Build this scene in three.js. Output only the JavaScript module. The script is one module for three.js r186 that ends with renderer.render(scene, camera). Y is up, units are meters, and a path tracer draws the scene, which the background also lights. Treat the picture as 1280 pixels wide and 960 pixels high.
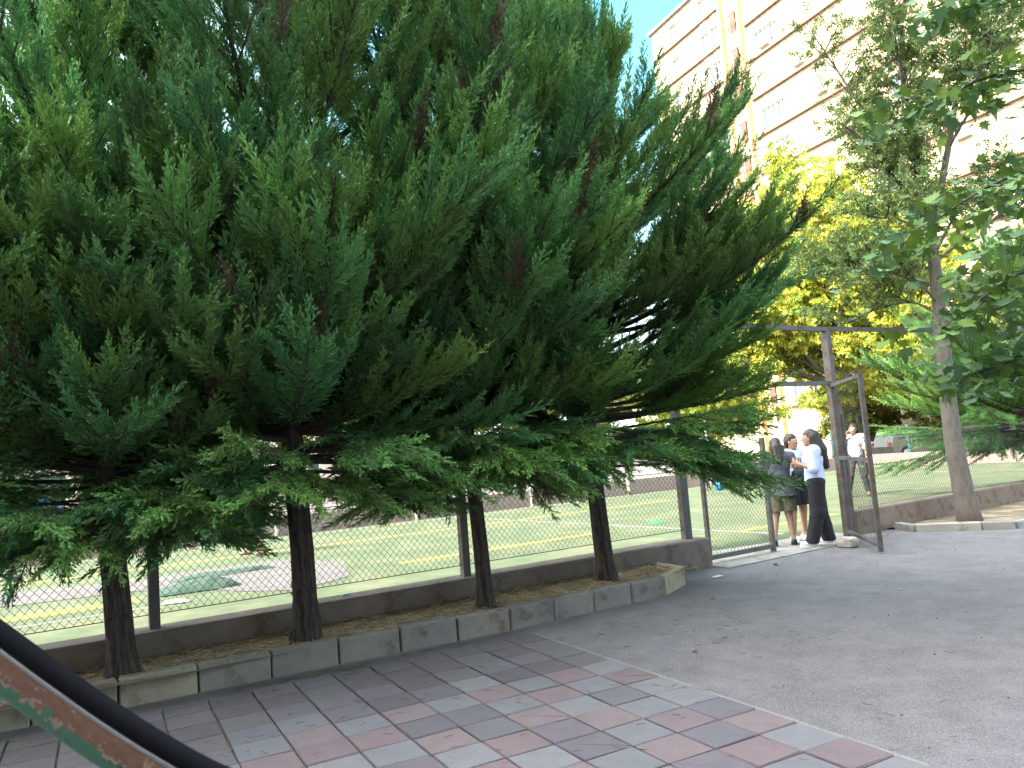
import * as THREE from 'three';
import { mergeGeometries } from 'three/addons/utils/BufferGeometryUtils.js';

// ------------------------------------------------------------------ camera, sky, sun, exposure
const scene = new THREE.Scene();
const W = 1024, HH = 768;
const camera = new THREE.PerspectiveCamera(53.13, W / HH, 0.05, 600);
camera.position.set(0, 1.6, 0);
camera.rotation.set(5.5 * Math.PI / 180, 0, -4.4 * Math.PI / 180);
camera.focus = 9; camera.userData.fStop = 11;
scene.add(camera);
const renderer = new THREE.WebGLRenderer({ antialias: true });
renderer.setSize(W, HH);
renderer.toneMapping = THREE.LinearToneMapping;
renderer.toneMappingExposure = 8.3;
renderer.shadowMap.enabled = true;
renderer.shadowMap.type = THREE.PCFSoftShadowMap;

const SUN = new THREE.Vector3(-0.646, 0.643, 0.411).normalize();   // afternoon sun along the fence line, from the left
{
  const w = 512, h = 256, d = new Float32Array(w * h * 4), v = new THREE.Vector3();
  for (let j = 0; j < h; j++) for (let i = 0; i < w; i++) {
    const th = ((i + 0.5) / w - 0.5) * 2 * Math.PI, el = ((j + 0.5) / h - 0.5) * Math.PI;
    v.set(Math.cos(el) * Math.cos(th), Math.sin(el), Math.cos(el) * Math.sin(th));
    const up = Math.max(0, v.y), hz = Math.exp(-up * 5.5), c = Math.max(0, v.dot(SUN));
    const glow = 0.66 * Math.pow(c, 1.35) + 0.5 * Math.pow(c, 40);
    let r = 0.010 + 0.24 * hz + glow, g = 0.056 + 0.22 * hz + glow * 0.97, b = 0.088 + 0.18 * hz + glow * 0.90;
    if (v.y < 0) { const k = Math.min(1, -v.y * 6); r += (0.12 - r) * k; g += (0.11 - g) * k; b += (0.10 - b) * k; }
    r *= 2.3; g *= 2.3; b *= 2.3; d.set([r, g, b, 1], (j * w + i) * 4);
  }
  const t = new THREE.DataTexture(d, w, h, THREE.RGBAFormat, THREE.FloatType);
  t.mapping = THREE.EquirectangularReflectionMapping;
  t.magFilter = THREE.LinearFilter; t.minFilter = THREE.LinearFilter; t.colorSpace = THREE.LinearSRGBColorSpace;
  t.needsUpdate = true;
  scene.background = t; scene.environment = t;
}
const sun = new THREE.DirectionalLight(new THREE.Color(1, 0.9, 0.76), 2.1);
sun.target.position.set(0, 0, -12); sun.position.copy(SUN).multiplyScalar(120).add(sun.target.position);
sun.castShadow = true; sun.shadow.mapSize.set(4096, 4096); sun.shadow.radius = 1.2;
Object.assign(sun.shadow.camera, { left: -70, right: 70, top: 70, bottom: -70, near: 1, far: 300 });
scene.add(sun, sun.target);

// ------------------------------------------------------------------ helpers
function rng(seed) { let a = seed >>> 0; return () => { a = (a + 0x6D2B79F5) >>> 0; let t = a; t = Math.imul(t ^ (t >>> 15), t | 1); t ^= t + Math.imul(t ^ (t >>> 7), t | 61); return ((t ^ (t >>> 14)) >>> 0) / 4294967296; }; }
const V3 = (x, y, z) => new THREE.Vector3(x, y, z);
const lerp = (a, b, t) => a + (b - a) * t, clamp = (x, a, b) => Math.min(b, Math.max(a, x)), sstep = (a, b, x) => { const t = clamp((x - a) / (b - a), 0, 1); return t * t * (3 - 2 * t); };
const used = {};
function numbered(n) { const k = used[n] = (used[n] ?? -1) + 1; return k ? n + '_' + String(k).padStart(3, '0') : n; }
function shade(o) { o.castShadow = o.receiveShadow = true; return o; }
function tag(o, label, category, group) { Object.assign(o.userData, { label, category }); if (group) o.userData.group = group; return o; }
function mesh(name, geo, mat, parent) {
  const top = !parent || parent === scene, m = shade(new THREE.Mesh(geo, mat));
  m.name = top ? numbered(name) : name; (parent || scene).add(m); return m;
}
function thing(name, label, category, p = [0, 0, 0], turn = 0, group) {
  const o = new THREE.Group(); o.name = numbered(name); o.position.set(...p); o.rotation.y = turn; scene.add(o); return tag(o, label, category, group);
}
function struct(name, geo, mat) { const m = mesh(name, geo, mat); m.userData.kind = 'structure'; return m; }
function structGroup(name) { const o = new THREE.Group(); o.name = numbered(name); o.userData.kind = 'structure'; scene.add(o); return o; }
function stuff(o) { o.userData.kind = 'stuff'; return o; }

// tileable value noise
function noise2(seed, per) {
  const r = rng(seed), t = new Float32Array(per * per); for (let i = 0; i < t.length; i++) t[i] = r();
  return (x, y) => {
    x = ((x % per) + per) % per; y = ((y % per) + per) % per;
    const xi = Math.floor(x) % per, yi = Math.floor(y) % per, fx = x - Math.floor(x), fy = y - Math.floor(y), x1 = (xi + 1) % per, y1 = (yi + 1) % per;
    const u = fx * fx * (3 - 2 * fx), w = fy * fy * (3 - 2 * fy);
    return lerp(lerp(t[yi * per + xi], t[yi * per + x1], u), lerp(t[y1 * per + xi], t[y1 * per + x1], u), w);
  };
}
function fbm(seed, base, oct) { const ns = []; for (let o = 0; o < oct; o++) ns.push(noise2(seed + o * 17, base << o)); return (u, v) => { let s = 0, a = 0.5, n = 0; for (let o = 0; o < oct; o++) { s += a * ns[o](u * (base << o), v * (base << o)); n += a; a *= 0.6; } return s / n; }; }
// colour + bump texture; f(u,v,x,y) -> [r,g,b,height], linear albedo
function tex(size, f, rep = 1) {
  const c = new Uint8Array(size * size * 4), b = new Uint8Array(size * size * 4), enc = (x) => 255 * (x <= 0.0031308 ? 12.92 * x : 1.055 * Math.pow(clamp(x, 0, 1), 1 / 2.4) - 0.055);
  for (let y = 0; y < size; y++) for (let x = 0; x < size; x++) {
    const q = f((x + 0.5) / size, (y + 0.5) / size, x, y), i = (y * size + x) * 4;
    c[i] = enc(q[0]); c[i + 1] = enc(q[1]); c[i + 2] = enc(q[2]); c[i + 3] = 255;
    const h = clamp(q[3] ?? 0.5, 0, 1) * 255; b[i] = b[i + 1] = b[i + 2] = h; b[i + 3] = 255;
  }
  const mk = (a, srgb) => { const t = new THREE.DataTexture(a, size, size); t.wrapS = t.wrapT = THREE.RepeatWrapping; t.magFilter = THREE.LinearFilter; t.minFilter = THREE.LinearMipmapLinearFilter; t.generateMipmaps = true; t.colorSpace = srgb ? THREE.SRGBColorSpace : THREE.NoColorSpace; t.repeat.set(rep, rep); t.needsUpdate = true; return t; };
  return { map: mk(c, true), bumpMap: mk(b, false) };
}
const lin = (r, g, b) => new THREE.Color().setRGB(r, g, b);
const M = (r, g, b, rough = 0.85, extra = {}) => new THREE.MeshStandardMaterial({ color: lin(r, g, b), roughness: rough, ...extra });
function MT(t, rough, bump, extra = {}) { return new THREE.MeshStandardMaterial({ map: t.map, bumpMap: t.bumpMap, bumpScale: bump, roughness: rough, ...extra }); }

// uv in metres by the main direction of each face
function metreUV(g, off = [0, 0]) {
  g = g.index ? g.toNonIndexed() : g;
  const p = g.attributes.position, n = p.count, uv = new Float32Array(n * 2), a = V3(), b = V3(), c = V3();
  for (let i = 0; i < n; i += 3) {
    a.fromBufferAttribute(p, i); b.fromBufferAttribute(p, i + 1); c.fromBufferAttribute(p, i + 2);
    const m = b.clone().sub(a).cross(c.clone().sub(a)), ax = Math.abs(m.x), ay = Math.abs(m.y), az = Math.abs(m.z);
    [a, b, c].forEach((q, k) => { const [x, y] = ay >= ax && ay >= az ? [q.x, q.z] : ax > az ? [q.z, q.y] : [q.x, q.y]; uv[(i + k) * 2] = x + off[0]; uv[(i + k) * 2 + 1] = y + off[1]; });
  }
  g.setAttribute('uv', new THREE.BufferAttribute(uv, 2)); return g;
}
// block with chamfered top and vertical edges: 4 sides, top, bevels
function block(w, h, d, c = 0.01, jitter = 0, r = Math.random) {
  const x = w / 2, z = d / 2, P = [], j = () => (jitter ? (r() - 0.5) * jitter : 0);
  const ring = (ix, y, k) => { const X = x - ix, Z = z - ix; return [[-X + k, y, -Z], [X - k, y, -Z], [X, y, -Z + k], [X, y, Z - k], [X - k, y, Z], [-X + k, y, Z], [-X, y, Z - k], [-X, y, -Z + k]].map(([a, b, e]) => V3(a + j(), b + (y ? j() : 0), e + j())); };
  const r0 = ring(0, 0, c * 0.8), r1 = ring(0, h - c, c * 0.8), r2 = ring(c, h, c * 0.5), tri = (a, b, e) => P.push(a, b, e);
  const band = (A, B) => { for (let i = 0; i < 8; i++) { const k = (i + 1) % 8; tri(A[i], B[i], B[k]); tri(A[i], B[k], A[k]); } };
  band(r0, r1); band(r1, r2);
  for (let i = 1; i < 7; i++) { tri(r2[0], r2[i + 1], r2[i]); tri(r0[0], r0[i], r0[i + 1]); }
  const g = new THREE.BufferGeometry().setFromPoints(P); g.computeVertexNormals(); return metreUV(g, [r() * 5, r() * 5]);
}
function box(w, h, d, x = 0, y = 0, z = 0) { const g = new THREE.BoxGeometry(w, h, d); g.translate(x, y, z); return metreUV(g); }
// tapered tube through points with radii
function tube(pts, radii, sides = 8, capped = true, wob = 0, r = null) {
  const pos = [], idx = [], uv = [], n = pts.length; let L = 0, prevN = null;
  for (let i = 0; i < n; i++) {
    const t = pts[Math.min(n - 1, i + 1)].clone().sub(pts[Math.max(0, i - 1)]).normalize();
    let u = prevN ? prevN.clone().sub(t.clone().multiplyScalar(prevN.dot(t))) : (Math.abs(t.y) > 0.9 ? V3(1, 0, 0) : V3(0, 1, 0)).cross(t);
    u.normalize(); prevN = u; const w = t.clone().cross(u), R = Array.isArray(radii) ? radii[i] : radii;
    if (i) L += pts[i].distanceTo(pts[i - 1]);
    for (let k = 0; k <= sides; k++) {
      const a = (k % sides) / sides * Math.PI * 2, rr = R * (1 + (wob ? wob * (Math.sin(a * 3 + i * 0.7) * 0.5 + Math.sin(a * 5 - i * 1.3) * 0.5) : 0));
      pos.push(pts[i].x + (u.x * Math.cos(a) + w.x * Math.sin(a)) * rr, pts[i].y + (u.y * Math.cos(a) + w.y * Math.sin(a)) * rr, pts[i].z + (u.z * Math.cos(a) + w.z * Math.sin(a)) * rr);
      uv.push(k / sides * Math.max(0.1, 6.28 * (Array.isArray(radii) ? radii[0] : radii)), L);
    }
  }
  const s = sides + 1;
  for (let i = 0; i < n - 1; i++) for (let k = 0; k < sides; k++) { const a = i * s + k; idx.push(a, a + 1, a + s, a + 1, a + s + 1, a + s); }
  if (capped) for (const [b, f] of [[0, 1], [(n - 1) * s, 0]]) { const c = pos.length / 3, q = pts[f ? 0 : n - 1]; pos.push(q.x, q.y, q.z); uv.push(0, 0); for (let k = 0; k < sides; k++) f ? idx.push(c, b + k + 1, b + k) : idx.push(c, b + k, b + k + 1); }
  const g = new THREE.BufferGeometry(); g.setAttribute('position', new THREE.Float32BufferAttribute(pos, 3)); g.setAttribute('uv', new THREE.Float32BufferAttribute(uv, 2)); g.setIndex(idx); g.computeVertexNormals(); return g;
}
const bar = (a, b, r, sides = 6) => tube([V3(...a), V3(...b)], r, sides);
function beam(a, b, w, h) { // rectangular bar between two points, w across, h up
  const A = V3(...a), B = V3(...b), d = B.clone().sub(A), g = new THREE.BoxGeometry(w, h, d.length());
  const m = new THREE.Matrix4().lookAt(A, B, Math.abs(d.y) > 0.9 * d.length() ? V3(0, 0, 1) : V3(0, 1, 0)); g.applyMatrix4(m); g.translate((A.x + B.x) / 2, (A.y + B.y) / 2, (A.z + B.z) / 2); return metreUV(g);
}
function sheet(pts, y) { // flat polygon on the ground, pts in [x,z]
  const s = new THREE.Shape(pts.map(([x, z]) => new THREE.Vector2(x, -z))), g = new THREE.ShapeGeometry(s); g.rotateX(-Math.PI / 2); g.translate(0, y, 0); return metreUV(g);
}
// fence frame: s along the fence, t across it towards the camera
const U = [0.843, -0.537], Vv = [0.537, 0.843], FT = Math.atan2(0.537, 0.843);
const F = (s, t) => [s * U[0] + t * Vv[0], s * U[1] + t * Vv[1]];
const F3 = (s, y, t) => { const [x, z] = F(s, t); return [x, y, z]; };
// paving frame
const PU = [0.88, -0.474], PV = [0.474, 0.88], PT = Math.atan2(0.474, 0.88);
const PF = (s, t) => [s * PU[0] + t * PV[0], s * PU[1] + t * PV[1]];

// ------------------------------------------------------------------ materials
const nA = fbm(3, 4, 6), nB = fbm(41, 8, 6), nC = fbm(87, 16, 5), nD = fbm(131, 2, 5);
const grain = (() => { const r = rng(5); return () => r(); })();
const texAsphalt = tex(1024, (u, v) => { const g = grain(), a = nA(u, v), b = nC(u, v), d = nD(u, v); let k = 0.126 + 0.03 * (a - 0.5) + 0.06 * (b - 0.5) + 0.15 * (g - 0.5) + 0.02 * (d - 0.5); if (g > 0.985) k += 0.10; const w = 0.5 * sstep(0.45, 0.75, nB(u, v)); return [k * (1.06 + 0.06 * w), k * (0.95 + 0.03 * w), k * (1.02 - 0.03 * w), 0.4 * g + 0.6 * b]; }, 0.33);
const matAsphalt = MT(texAsphalt, 0.92, 0.006);
const texConc = tex(512, (u, v) => { const g = grain(), a = nA(u, v), b = nC(u, v); const k = 0.82 + 0.34 * (a - 0.5) + 0.26 * (b - 0.5) + 0.22 * (g - 0.5), st = sstep(0.56, 0.7, nB(u, v)); return [k * (1 - 0.3 * st), k * (1 - 0.33 * st), k * (1 - 0.36 * st), 0.5 * g + 0.5 * b]; }, 0.8);
const texSlab = tex(512, (u, v) => { const g = grain(), a = nA(u, v), b = nC(u, v), k = 0.86 + 0.12 * (a - 0.5) + 0.22 * (b - 0.5) + 0.3 * (g - 0.5); return [k, k, k, 0.5 * g + 0.5 * b]; }, 0.8);
const concTint = (r, g, b, bump = 0.004) => MT(texConc, 0.93, bump, { color: lin(r, g, b) });
const slabTint = (r, g, b) => MT(texSlab, 0.93, 0.004, { color: lin(r, g, b) });
const matWall = concTint(0.21, 0.16, 0.135), matWallR = concTint(0.2, 0.148, 0.12);
const texSoil = tex(512, (u, v) => { const g = grain(), a = nA(u, v), b = nC(u, v), k = 0.9 + 0.6 * (b - 0.5) + 0.7 * (g - 0.5); const w = sstep(0.4, 0.62, a); return [k * lerp(0.21, 0.38, w), k * lerp(0.155, 0.285, w), k * lerp(0.105, 0.19, w), b * 0.6 + g * 0.4]; }, 0.9);
const matSoil = MT(texSoil, 1, 0.02);
const texTurf = tex(1024, (u, v) => { const g = grain(), a = nA(u, v), b = nC(u, v), k = 0.9 + 0.5 * (b - 0.5) + 0.35 * (g - 0.5), w = sstep(0.42, 0.66, nB(u, v)); return [k * lerp(0.062, 0.094, w), k * lerp(0.085, 0.104, w), k * lerp(0.04, 0.054, w), 0.5 * b + 0.5 * g]; }, 0.22);
const matTurf = MT(texTurf, 1, 0.01);
const texBark = tex(512, (u, v) => { const g = grain(), wu = u + 0.05 * (nA(u, v) - 0.5) + 0.03 * (nB(u, v) - 0.5), s = 0.55 * nB(wu * 2, v * 0.25 + 0.1 * nA(v, u)) + 0.45 * nC(wu * 1, v * 0.3), b = nC(u * 2, v * 0.5), cr = sstep(0.38, 0.55, s), k = (0.5 + 0.8 * cr) * (0.75 + 0.5 * b) * (0.85 + 0.3 * g); return [0.05 * k, 0.038 * k, 0.032 * k, cr * 0.7 + b * 0.3]; }, 2);
const matBark = MT(texBark, 0.95, 0.02);
const texBark2 = tex(512, (u, v) => { const g = grain(), a = nA(u, v * 0.6), b = nC(u, v * 0.4), st = sstep(0.5, 0.62, nB(u * 1.0, v * 2)), k = (0.75 + 0.5 * (a - 0.3)) * (0.8 + 0.4 * b) * (0.9 + 0.2 * g) * (1 - 0.18 * st); return [0.15 * k, 0.125 * k, 0.108 * k, 0.6 * b + 0.3 * g]; }, 0.9);
const matBarkGrey = MT(texBark2, 0.95, 0.012);
const matTwig = M(0.045, 0.035, 0.028, 0.95);
const texRustPost = tex(256, (u, v) => { const a = nA(u, v), b = nC(u, v), g = grain(), w = sstep(0.5, 0.62, a * 0.6 + b * 0.4); return [lerp(0.105, 0.095, w) * (0.85 + 0.3 * g), lerp(0.098, 0.06, w) * (0.85 + 0.3 * g), lerp(0.095, 0.042, w) * (0.85 + 0.3 * g), b]; }, 1.3);
const matPost = MT(texRustPost, 0.75, 0.003, { metalness: 0.25 });
const matWire = M(0.018, 0.018, 0.018, 0.9);
const matStucco = concTint(0.43, 0.34, 0.225, 0.003);
const matGlass = new THREE.MeshPhysicalMaterial({ color: lin(0.05, 0.07, 0.08), roughness: 0.08, metalness: 0 });

// ------------------------------------------------------------------ ground
{
  const g = metreUV(new THREE.PlaneGeometry(900, 900, 2, 2).rotateX(-Math.PI / 2)); struct('ground', g, matAsphalt);
  const court = sheet([F(-22, -7.6), F(31.5, -7.6), F(31.5, -21), F(-22, -21)], 0.004); struct('sports_court', court, matTurf);
  struct('gate_apron', sheet([F(7.5, -7.0), F(11.2, -7.1), F(10.9, -8.25), F(9.6, -8.15), F(8.4, -8.3), F(7.55, -7.9)], 0.009), concTint(0.3, 0.27, 0.25));
  const line = (pts, m) => struct('court_line', sheet(pts, 0.008), m), yel = concTint(0.2, 0.19, 0.045, 0.002), whi = concTint(0.24, 0.25, 0.22, 0.002);
  const strip = (s0, t0, s1, t1, w, m) => { const a = F(s0, t0), b = F(s1, t1), d = [b[0] - a[0], b[1] - a[1]], l = Math.hypot(...d), n = [-d[1] / l * w / 2, d[0] / l * w / 2]; line([[a[0] + n[0], a[1] + n[1]], [b[0] + n[0], b[1] + n[1]], [b[0] - n[0], b[1] - n[1]], [a[0] - n[0], a[1] - n[1]]], m); };
  strip(-20, -16.8, 16, -17, 0.32, yel); strip(-20, -12.3, 1.3, -12.3, 0.5, yel); strip(5.2, -12.1, 9.8, -12.2, 0.3, yel); strip(-20, -11.45, 1.4, -11.45, 0.09, whi);
  strip(10.6, -8.6, 10.6, -20.8, 0.1, whi); strip(10.7, -9.6, 13.6, -9.75, 0.25, yel); strip(-20, -20.4, 31, -20.4, 0.1, whi); strip(19, -14.6, 19, -18, 0.1, whi); strip(26.8, -9, 26.8, -16, 0.12, whi); strip(14, -8.1, 31, -8.1, 0.1, yel);
  const r = rng(9), patch = []; for (const [s, t] of [[-3, -15.9], [0.2, -15.6], [1.4, -14.9], [2.6, -15.2], [4.4, -15.0], [4.6, -13.2], [4.2, -11.6], [3.2, -10.9], [2.5, -11.6], [2.2, -12.7], [1.3, -13.4], [-0.4, -13.7], [-3, -13.9]]) patch.push(F(s + (r() - 0.5) * 0.2, t + (r() - 0.5) * 0.2));
  struct('bare_court_patch', sheet(patch, 0.012), concTint(0.115, 0.105, 0.105));
}
// paving: every slab its own mesh on a dark bedding sheet
{
  const pave = structGroup('pavement'), r = rng(77);
  const bed = mesh('bedding', sheet([PF(-2.2, -6.5), PF(3.4, -6.5), PF(3.4, -1.9), PF(-2.2, -1.9)], 0.004), concTint(0.12, 0.105, 0.1), pave);
  mesh('edge_mortar', sheet([PF(3.375, -6.3), PF(3.415, -6.3), PF(3.42, -1.9), PF(3.375, -1.9)], 0.012), concTint(0.24, 0.22, 0.21), pave);
  const geos = []; for (let i = 0; i < 8; i++) geos.push(block(0.294, 0.018, 0.289, 0.005, 0.005, r));
  const pink = [[0.29, 0.195, 0.195], [0.265, 0.185, 0.19], [0.30, 0.215, 0.21]], grey = [[0.265, 0.265, 0.265], [0.29, 0.285, 0.285], [0.24, 0.24, 0.245]], mauve = [[0.20, 0.165, 0.185], [0.18, 0.155, 0.17], [0.19, 0.18, 0.19]], old = [[0.155, 0.125, 0.12], [0.17, 0.14, 0.125], [0.14, 0.118, 0.12], [0.19, 0.17, 0.155]];
  const mats = [pink, grey, mauve, old].map((l) => l.map((c) => slabTint(lerp(c[0], 0.22, 0.25) * 0.6, lerp(c[1], 0.205, 0.25) * 0.575, lerp(c[2], 0.215, 0.25) * 0.62)));
  for (let i = 0; i < 18; i++) for (let j = 0; j < 15; j++) {
    const s = 3.38 - 0.1525 - i * 0.305, t = -6.25 + 0.15 + j * 0.302; if (t < -6.3 || s < -2) continue;
    let k = (i + j) % 2 ? 0 : 1; const q = r(); if (q < 0.22) k = 2; else if (q < 0.3) k = 1 - k;
    if (t < -5.15 + 0.15 * Math.sin(i * 1.7)) k = r() < 0.82 ? 3 : 2;
    const [x, z] = PF(s, t), l = mats[k], m = mesh('paving_slab', geos[Math.floor(r() * 8)], l[Math.floor(r() * l.length)], pave);
    m.position.set(x, 0.0045 + r() * 0.003, z); m.rotation.set((r() - 0.5) * 0.012, PT + (r() - 0.5) * 0.012 + (r() < 0.5 ? Math.PI : 0), (r() - 0.5) * 0.012);
  }
}
{ // fallen needles and crumbs over the slabs, thicker towards the kerb
  const r = rng(78), g = new THREE.CylinderGeometry(0.0016, 0.0012, 0.045, 3), inst = shade(new THREE.InstancedMesh(g, M(1, 1, 1, 1), 900)), m4 = new THREE.Matrix4(), q = new THREE.Quaternion(), e = new THREE.Euler(), c = new THREE.Color();
  for (let i = 0; i < 900; i++) { const [x, z] = PF(lerp(-1.5, 5.2, r()), -6.15 + 3.8 * Math.pow(r(), 2.2)), l = 0.4 + r() * 1.1; q.setFromEuler(e.set(Math.PI / 2 + (r() - 0.5) * 0.1, r() * 6.28, 0, 'YXZ')); inst.setMatrixAt(i, m4.compose(V3(x, 0.027, z), q, V3(l, l, l))); const k = 0.4 + 0.8 * r(); inst.setColorAt(i, c.setRGB(0.2 * k, 0.14 * k, 0.085 * k)); }
  inst.name = 'fallen_needles'; scene.add(stuff(inst));
  const lg = new THREE.CircleGeometry(0.02, 5), lv = shade(new THREE.InstancedMesh(lg, M(1, 1, 1, 0.9, { side: THREE.DoubleSide }), 70));
  for (let i = 0; i < 70; i++) { const s = lerp(2, 13.5, r()), t = s < 7 ? -6.3 + 2.4 * Math.pow(r(), 3) : -7.1 + 4 * Math.pow(r(), 2), [x, z] = F(s, t), l = 0.4 + 0.9 * r(); q.setFromEuler(e.set(-Math.PI / 2 + (r() - 0.5) * 0.5, r() * 6.28, 0, 'YXZ')); lv.setMatrixAt(i, m4.compose(V3(x, 0.012, z), q, V3(l * 1.5, l, l))); const k = 0.5 + 0.8 * r(); lv.setColorAt(i, c.setRGB(0.22 * k, 0.15 * k, 0.06 * k)); }
  lv.name = 'fallen_leaves'; scene.add(stuff(lv));
}
// planting bed: kerb stones, soil, low wall
{
  const r = rng(31), bed = structGroup('planting_bed');
  const path = [[-6.4, -3.95], [-0.18, -7.38], [1.5, -8.5], [1.84, -9.06], [1.62, -9.52]].map(([x, z]) => V3(x, 0, z));
  const mats = [[0.31, 0.26, 0.195], [0.26, 0.235, 0.205], [0.33, 0.285, 0.22], [0.235, 0.21, 0.185], [0.205, 0.19, 0.178], [0.4, 0.33, 0.22]].map((c) => concTint(...c));
  const pick = [1, 0, 0, 1, 0, 2, 0, 2, 1, 3, 3, 4, 3, 4, 4, 4, 5, 2]; let n = 0;
  for (let i = 0; i < path.length - 1; i++) {
    const a = path[i], b = path[i + 1], d = b.clone().sub(a), L = d.length(), c = Math.max(1, Math.round(L / 0.56)), l = L / c, ang = Math.atan2(-d.z, d.x);
    for (let k = 0; k < c; k++) {
      const p = a.clone().addScaledVector(d, (k + 0.5) / c), g = block(l - 0.012, 0.205 + (r() - 0.5) * 0.012, i > 1 ? 0.1 : 0.12, 0.014, 0.006, r);
      const m = mesh('kerb_stone', g, mats[i > 1 ? (i === 2 ? 5 : 2) : pick[Math.min(n, 15)]], bed); m.position.set(p.x, 0, p.z); m.rotation.y = ang + (r() - 0.5) * 0.02;
      m.position.x -= Math.sin(ang) * 0.06; m.position.z -= Math.cos(ang) * 0.06; n++;
    }
  }
  // soil with an uneven surface
  const nx = 90, nz = 9, g = new THREE.PlaneGeometry(1, 1, nx, nz), p = g.attributes.position;
  for (let i = 0; i < p.count; i++) { const s = lerp(-6, 6.62, p.getX(i) + 0.5), t = lerp(-7.26, -6.45 - (s > 5.6 ? (s - 5.6) * 0.35 : 0), p.getY(i) + 0.5), [x, z] = F(s, t); p.setXYZ(i, x, 0.178 + 0.05 * (nB(s * 0.21 + 3, t * 0.21) - 0.5) + 0.04 * (nC(s * 0.17, t * 0.17 + 4) - 0.5), z); }
  g.computeVertexNormals(); const soil = mesh('soil', metreUV(g), matSoil, bed); soil.material.side = THREE.DoubleSide;
  // dry needles and twigs on the soil
  const needle = new THREE.CylinderGeometry(0.0022, 0.0016, 0.07, 3), inst = shade(new THREE.InstancedMesh(needle, M(1, 1, 1, 1), 5200)), m4 = new THREE.Matrix4(), q = new THREE.Quaternion(), e = new THREE.Euler(), c = new THREE.Color();
  for (let i = 0; i < 5200; i++) { const s = lerp(-4, 6.5, r()), t = lerp(-7.2, -6.5, r()), [x, z] = F(s, t), l = 0.5 + r() * 1.4; q.setFromEuler(e.set(Math.PI / 2 + (r() - 0.5) * 0.5, 0, r() * 6.28, 'YXZ')); q.setFromEuler(e.set(Math.PI / 2 + (r() - 0.5) * 0.5, r() * 6.28, 0, 'YXZ')); inst.setMatrixAt(i, m4.compose(V3(x, 0.186 + r() * 0.02, z), q, V3(l, l, l))); const k = 0.5 + r(); inst.setColorAt(i, c.setRGB(0.42 * k, 0.31 * k, 0.18 * k)); }
  inst.name = 'dry_needles'; bed.add(stuff(inst));
}
function lowWall(label, s0, s1, h, t0, t1, mat) {
  const o = thing('low_wall', label, 'wall', F3((s0 + s1) / 2, 0, (t0 + t1) / 2), FT), r = rng(s0 * 10 + 500), n = 1, l = s1 - s0;
  for (let i = 0; i < n; i++) { const m = mesh('wall_section', block(l - 0.006, h, t1 - t0, 0.018, 0.006, r), mat, o); m.position.x = -(s1 - s0) / 2 + (i + 0.5) * l; }
  return o;
}
lowWall('low brown concrete wall behind the row of cypress trunks', -8, 7.5, 0.38, -7.62, -7.26, matWall);
lowWall('low brown concrete wall running right from the open gate behind the bare trunk', 10.86, 26.3, 0.385, -7.66, -7.42, matWallR);

// ------------------------------------------------------------------ buildings
const matFrameW = M(0.6, 0.58, 0.55, 0.5), matBrown = M(0.16, 0.085, 0.06, 0.8), matShutter = M(0.20, 0.055, 0.035, 0.7), matPilaster = concTint(0.62, 0.36, 0.18, 0.003), matBand = concTint(0.24, 0.15, 0.1), matConcPale = concTint(0.62, 0.56, 0.50), matRoof = concTint(0.3, 0.27, 0.25);
// wall slab in the XY plane (front face at z = 0, thickness behind) with real openings
function holedWall(w, h, holes, thick = 0.3) {
  const s = new THREE.Shape([[0, 0], [w, 0], [w, h], [0, h]].map(([x, y]) => new THREE.Vector2(x, y)));
  for (const [x, y, a, b] of holes) s.holes.push(new THREE.Path([[x, y], [x, y + b], [x + a, y + b], [x + a, y]].map(([p, q]) => new THREE.Vector2(p, q))));
  const g = new THREE.ExtrudeGeometry(s, { depth: thick, bevelEnabled: false }); g.translate(0, 0, -thick); return metreUV(g);
}
function windowIn(parent, x, y, w, h, panes = 2, frame = matFrameW, glass = matGlass) {
  const f = 0.07, gs = [box(w, f, 0.09, w / 2, f / 2, 0), box(w, f, 0.09, w / 2, h - f / 2, 0)];
  for (let i = 0; i <= panes; i++) gs.push(box(f, h - 2 * f - 0.002, 0.088, clamp(i * w / panes, f / 2, w - f / 2), h / 2, 0));
  const o = mesh('window', mergeGeometries(gs), frame, parent); o.position.set(x, y, -0.16);
  const pw = w / panes; for (let i = 0; i < panes; i++) mesh('pane', box(pw - 0.08, h - 2 * f, 0.02, (i + 0.5) * pw, h / 2, -0.01), glass, o);
  return o;
}
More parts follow.
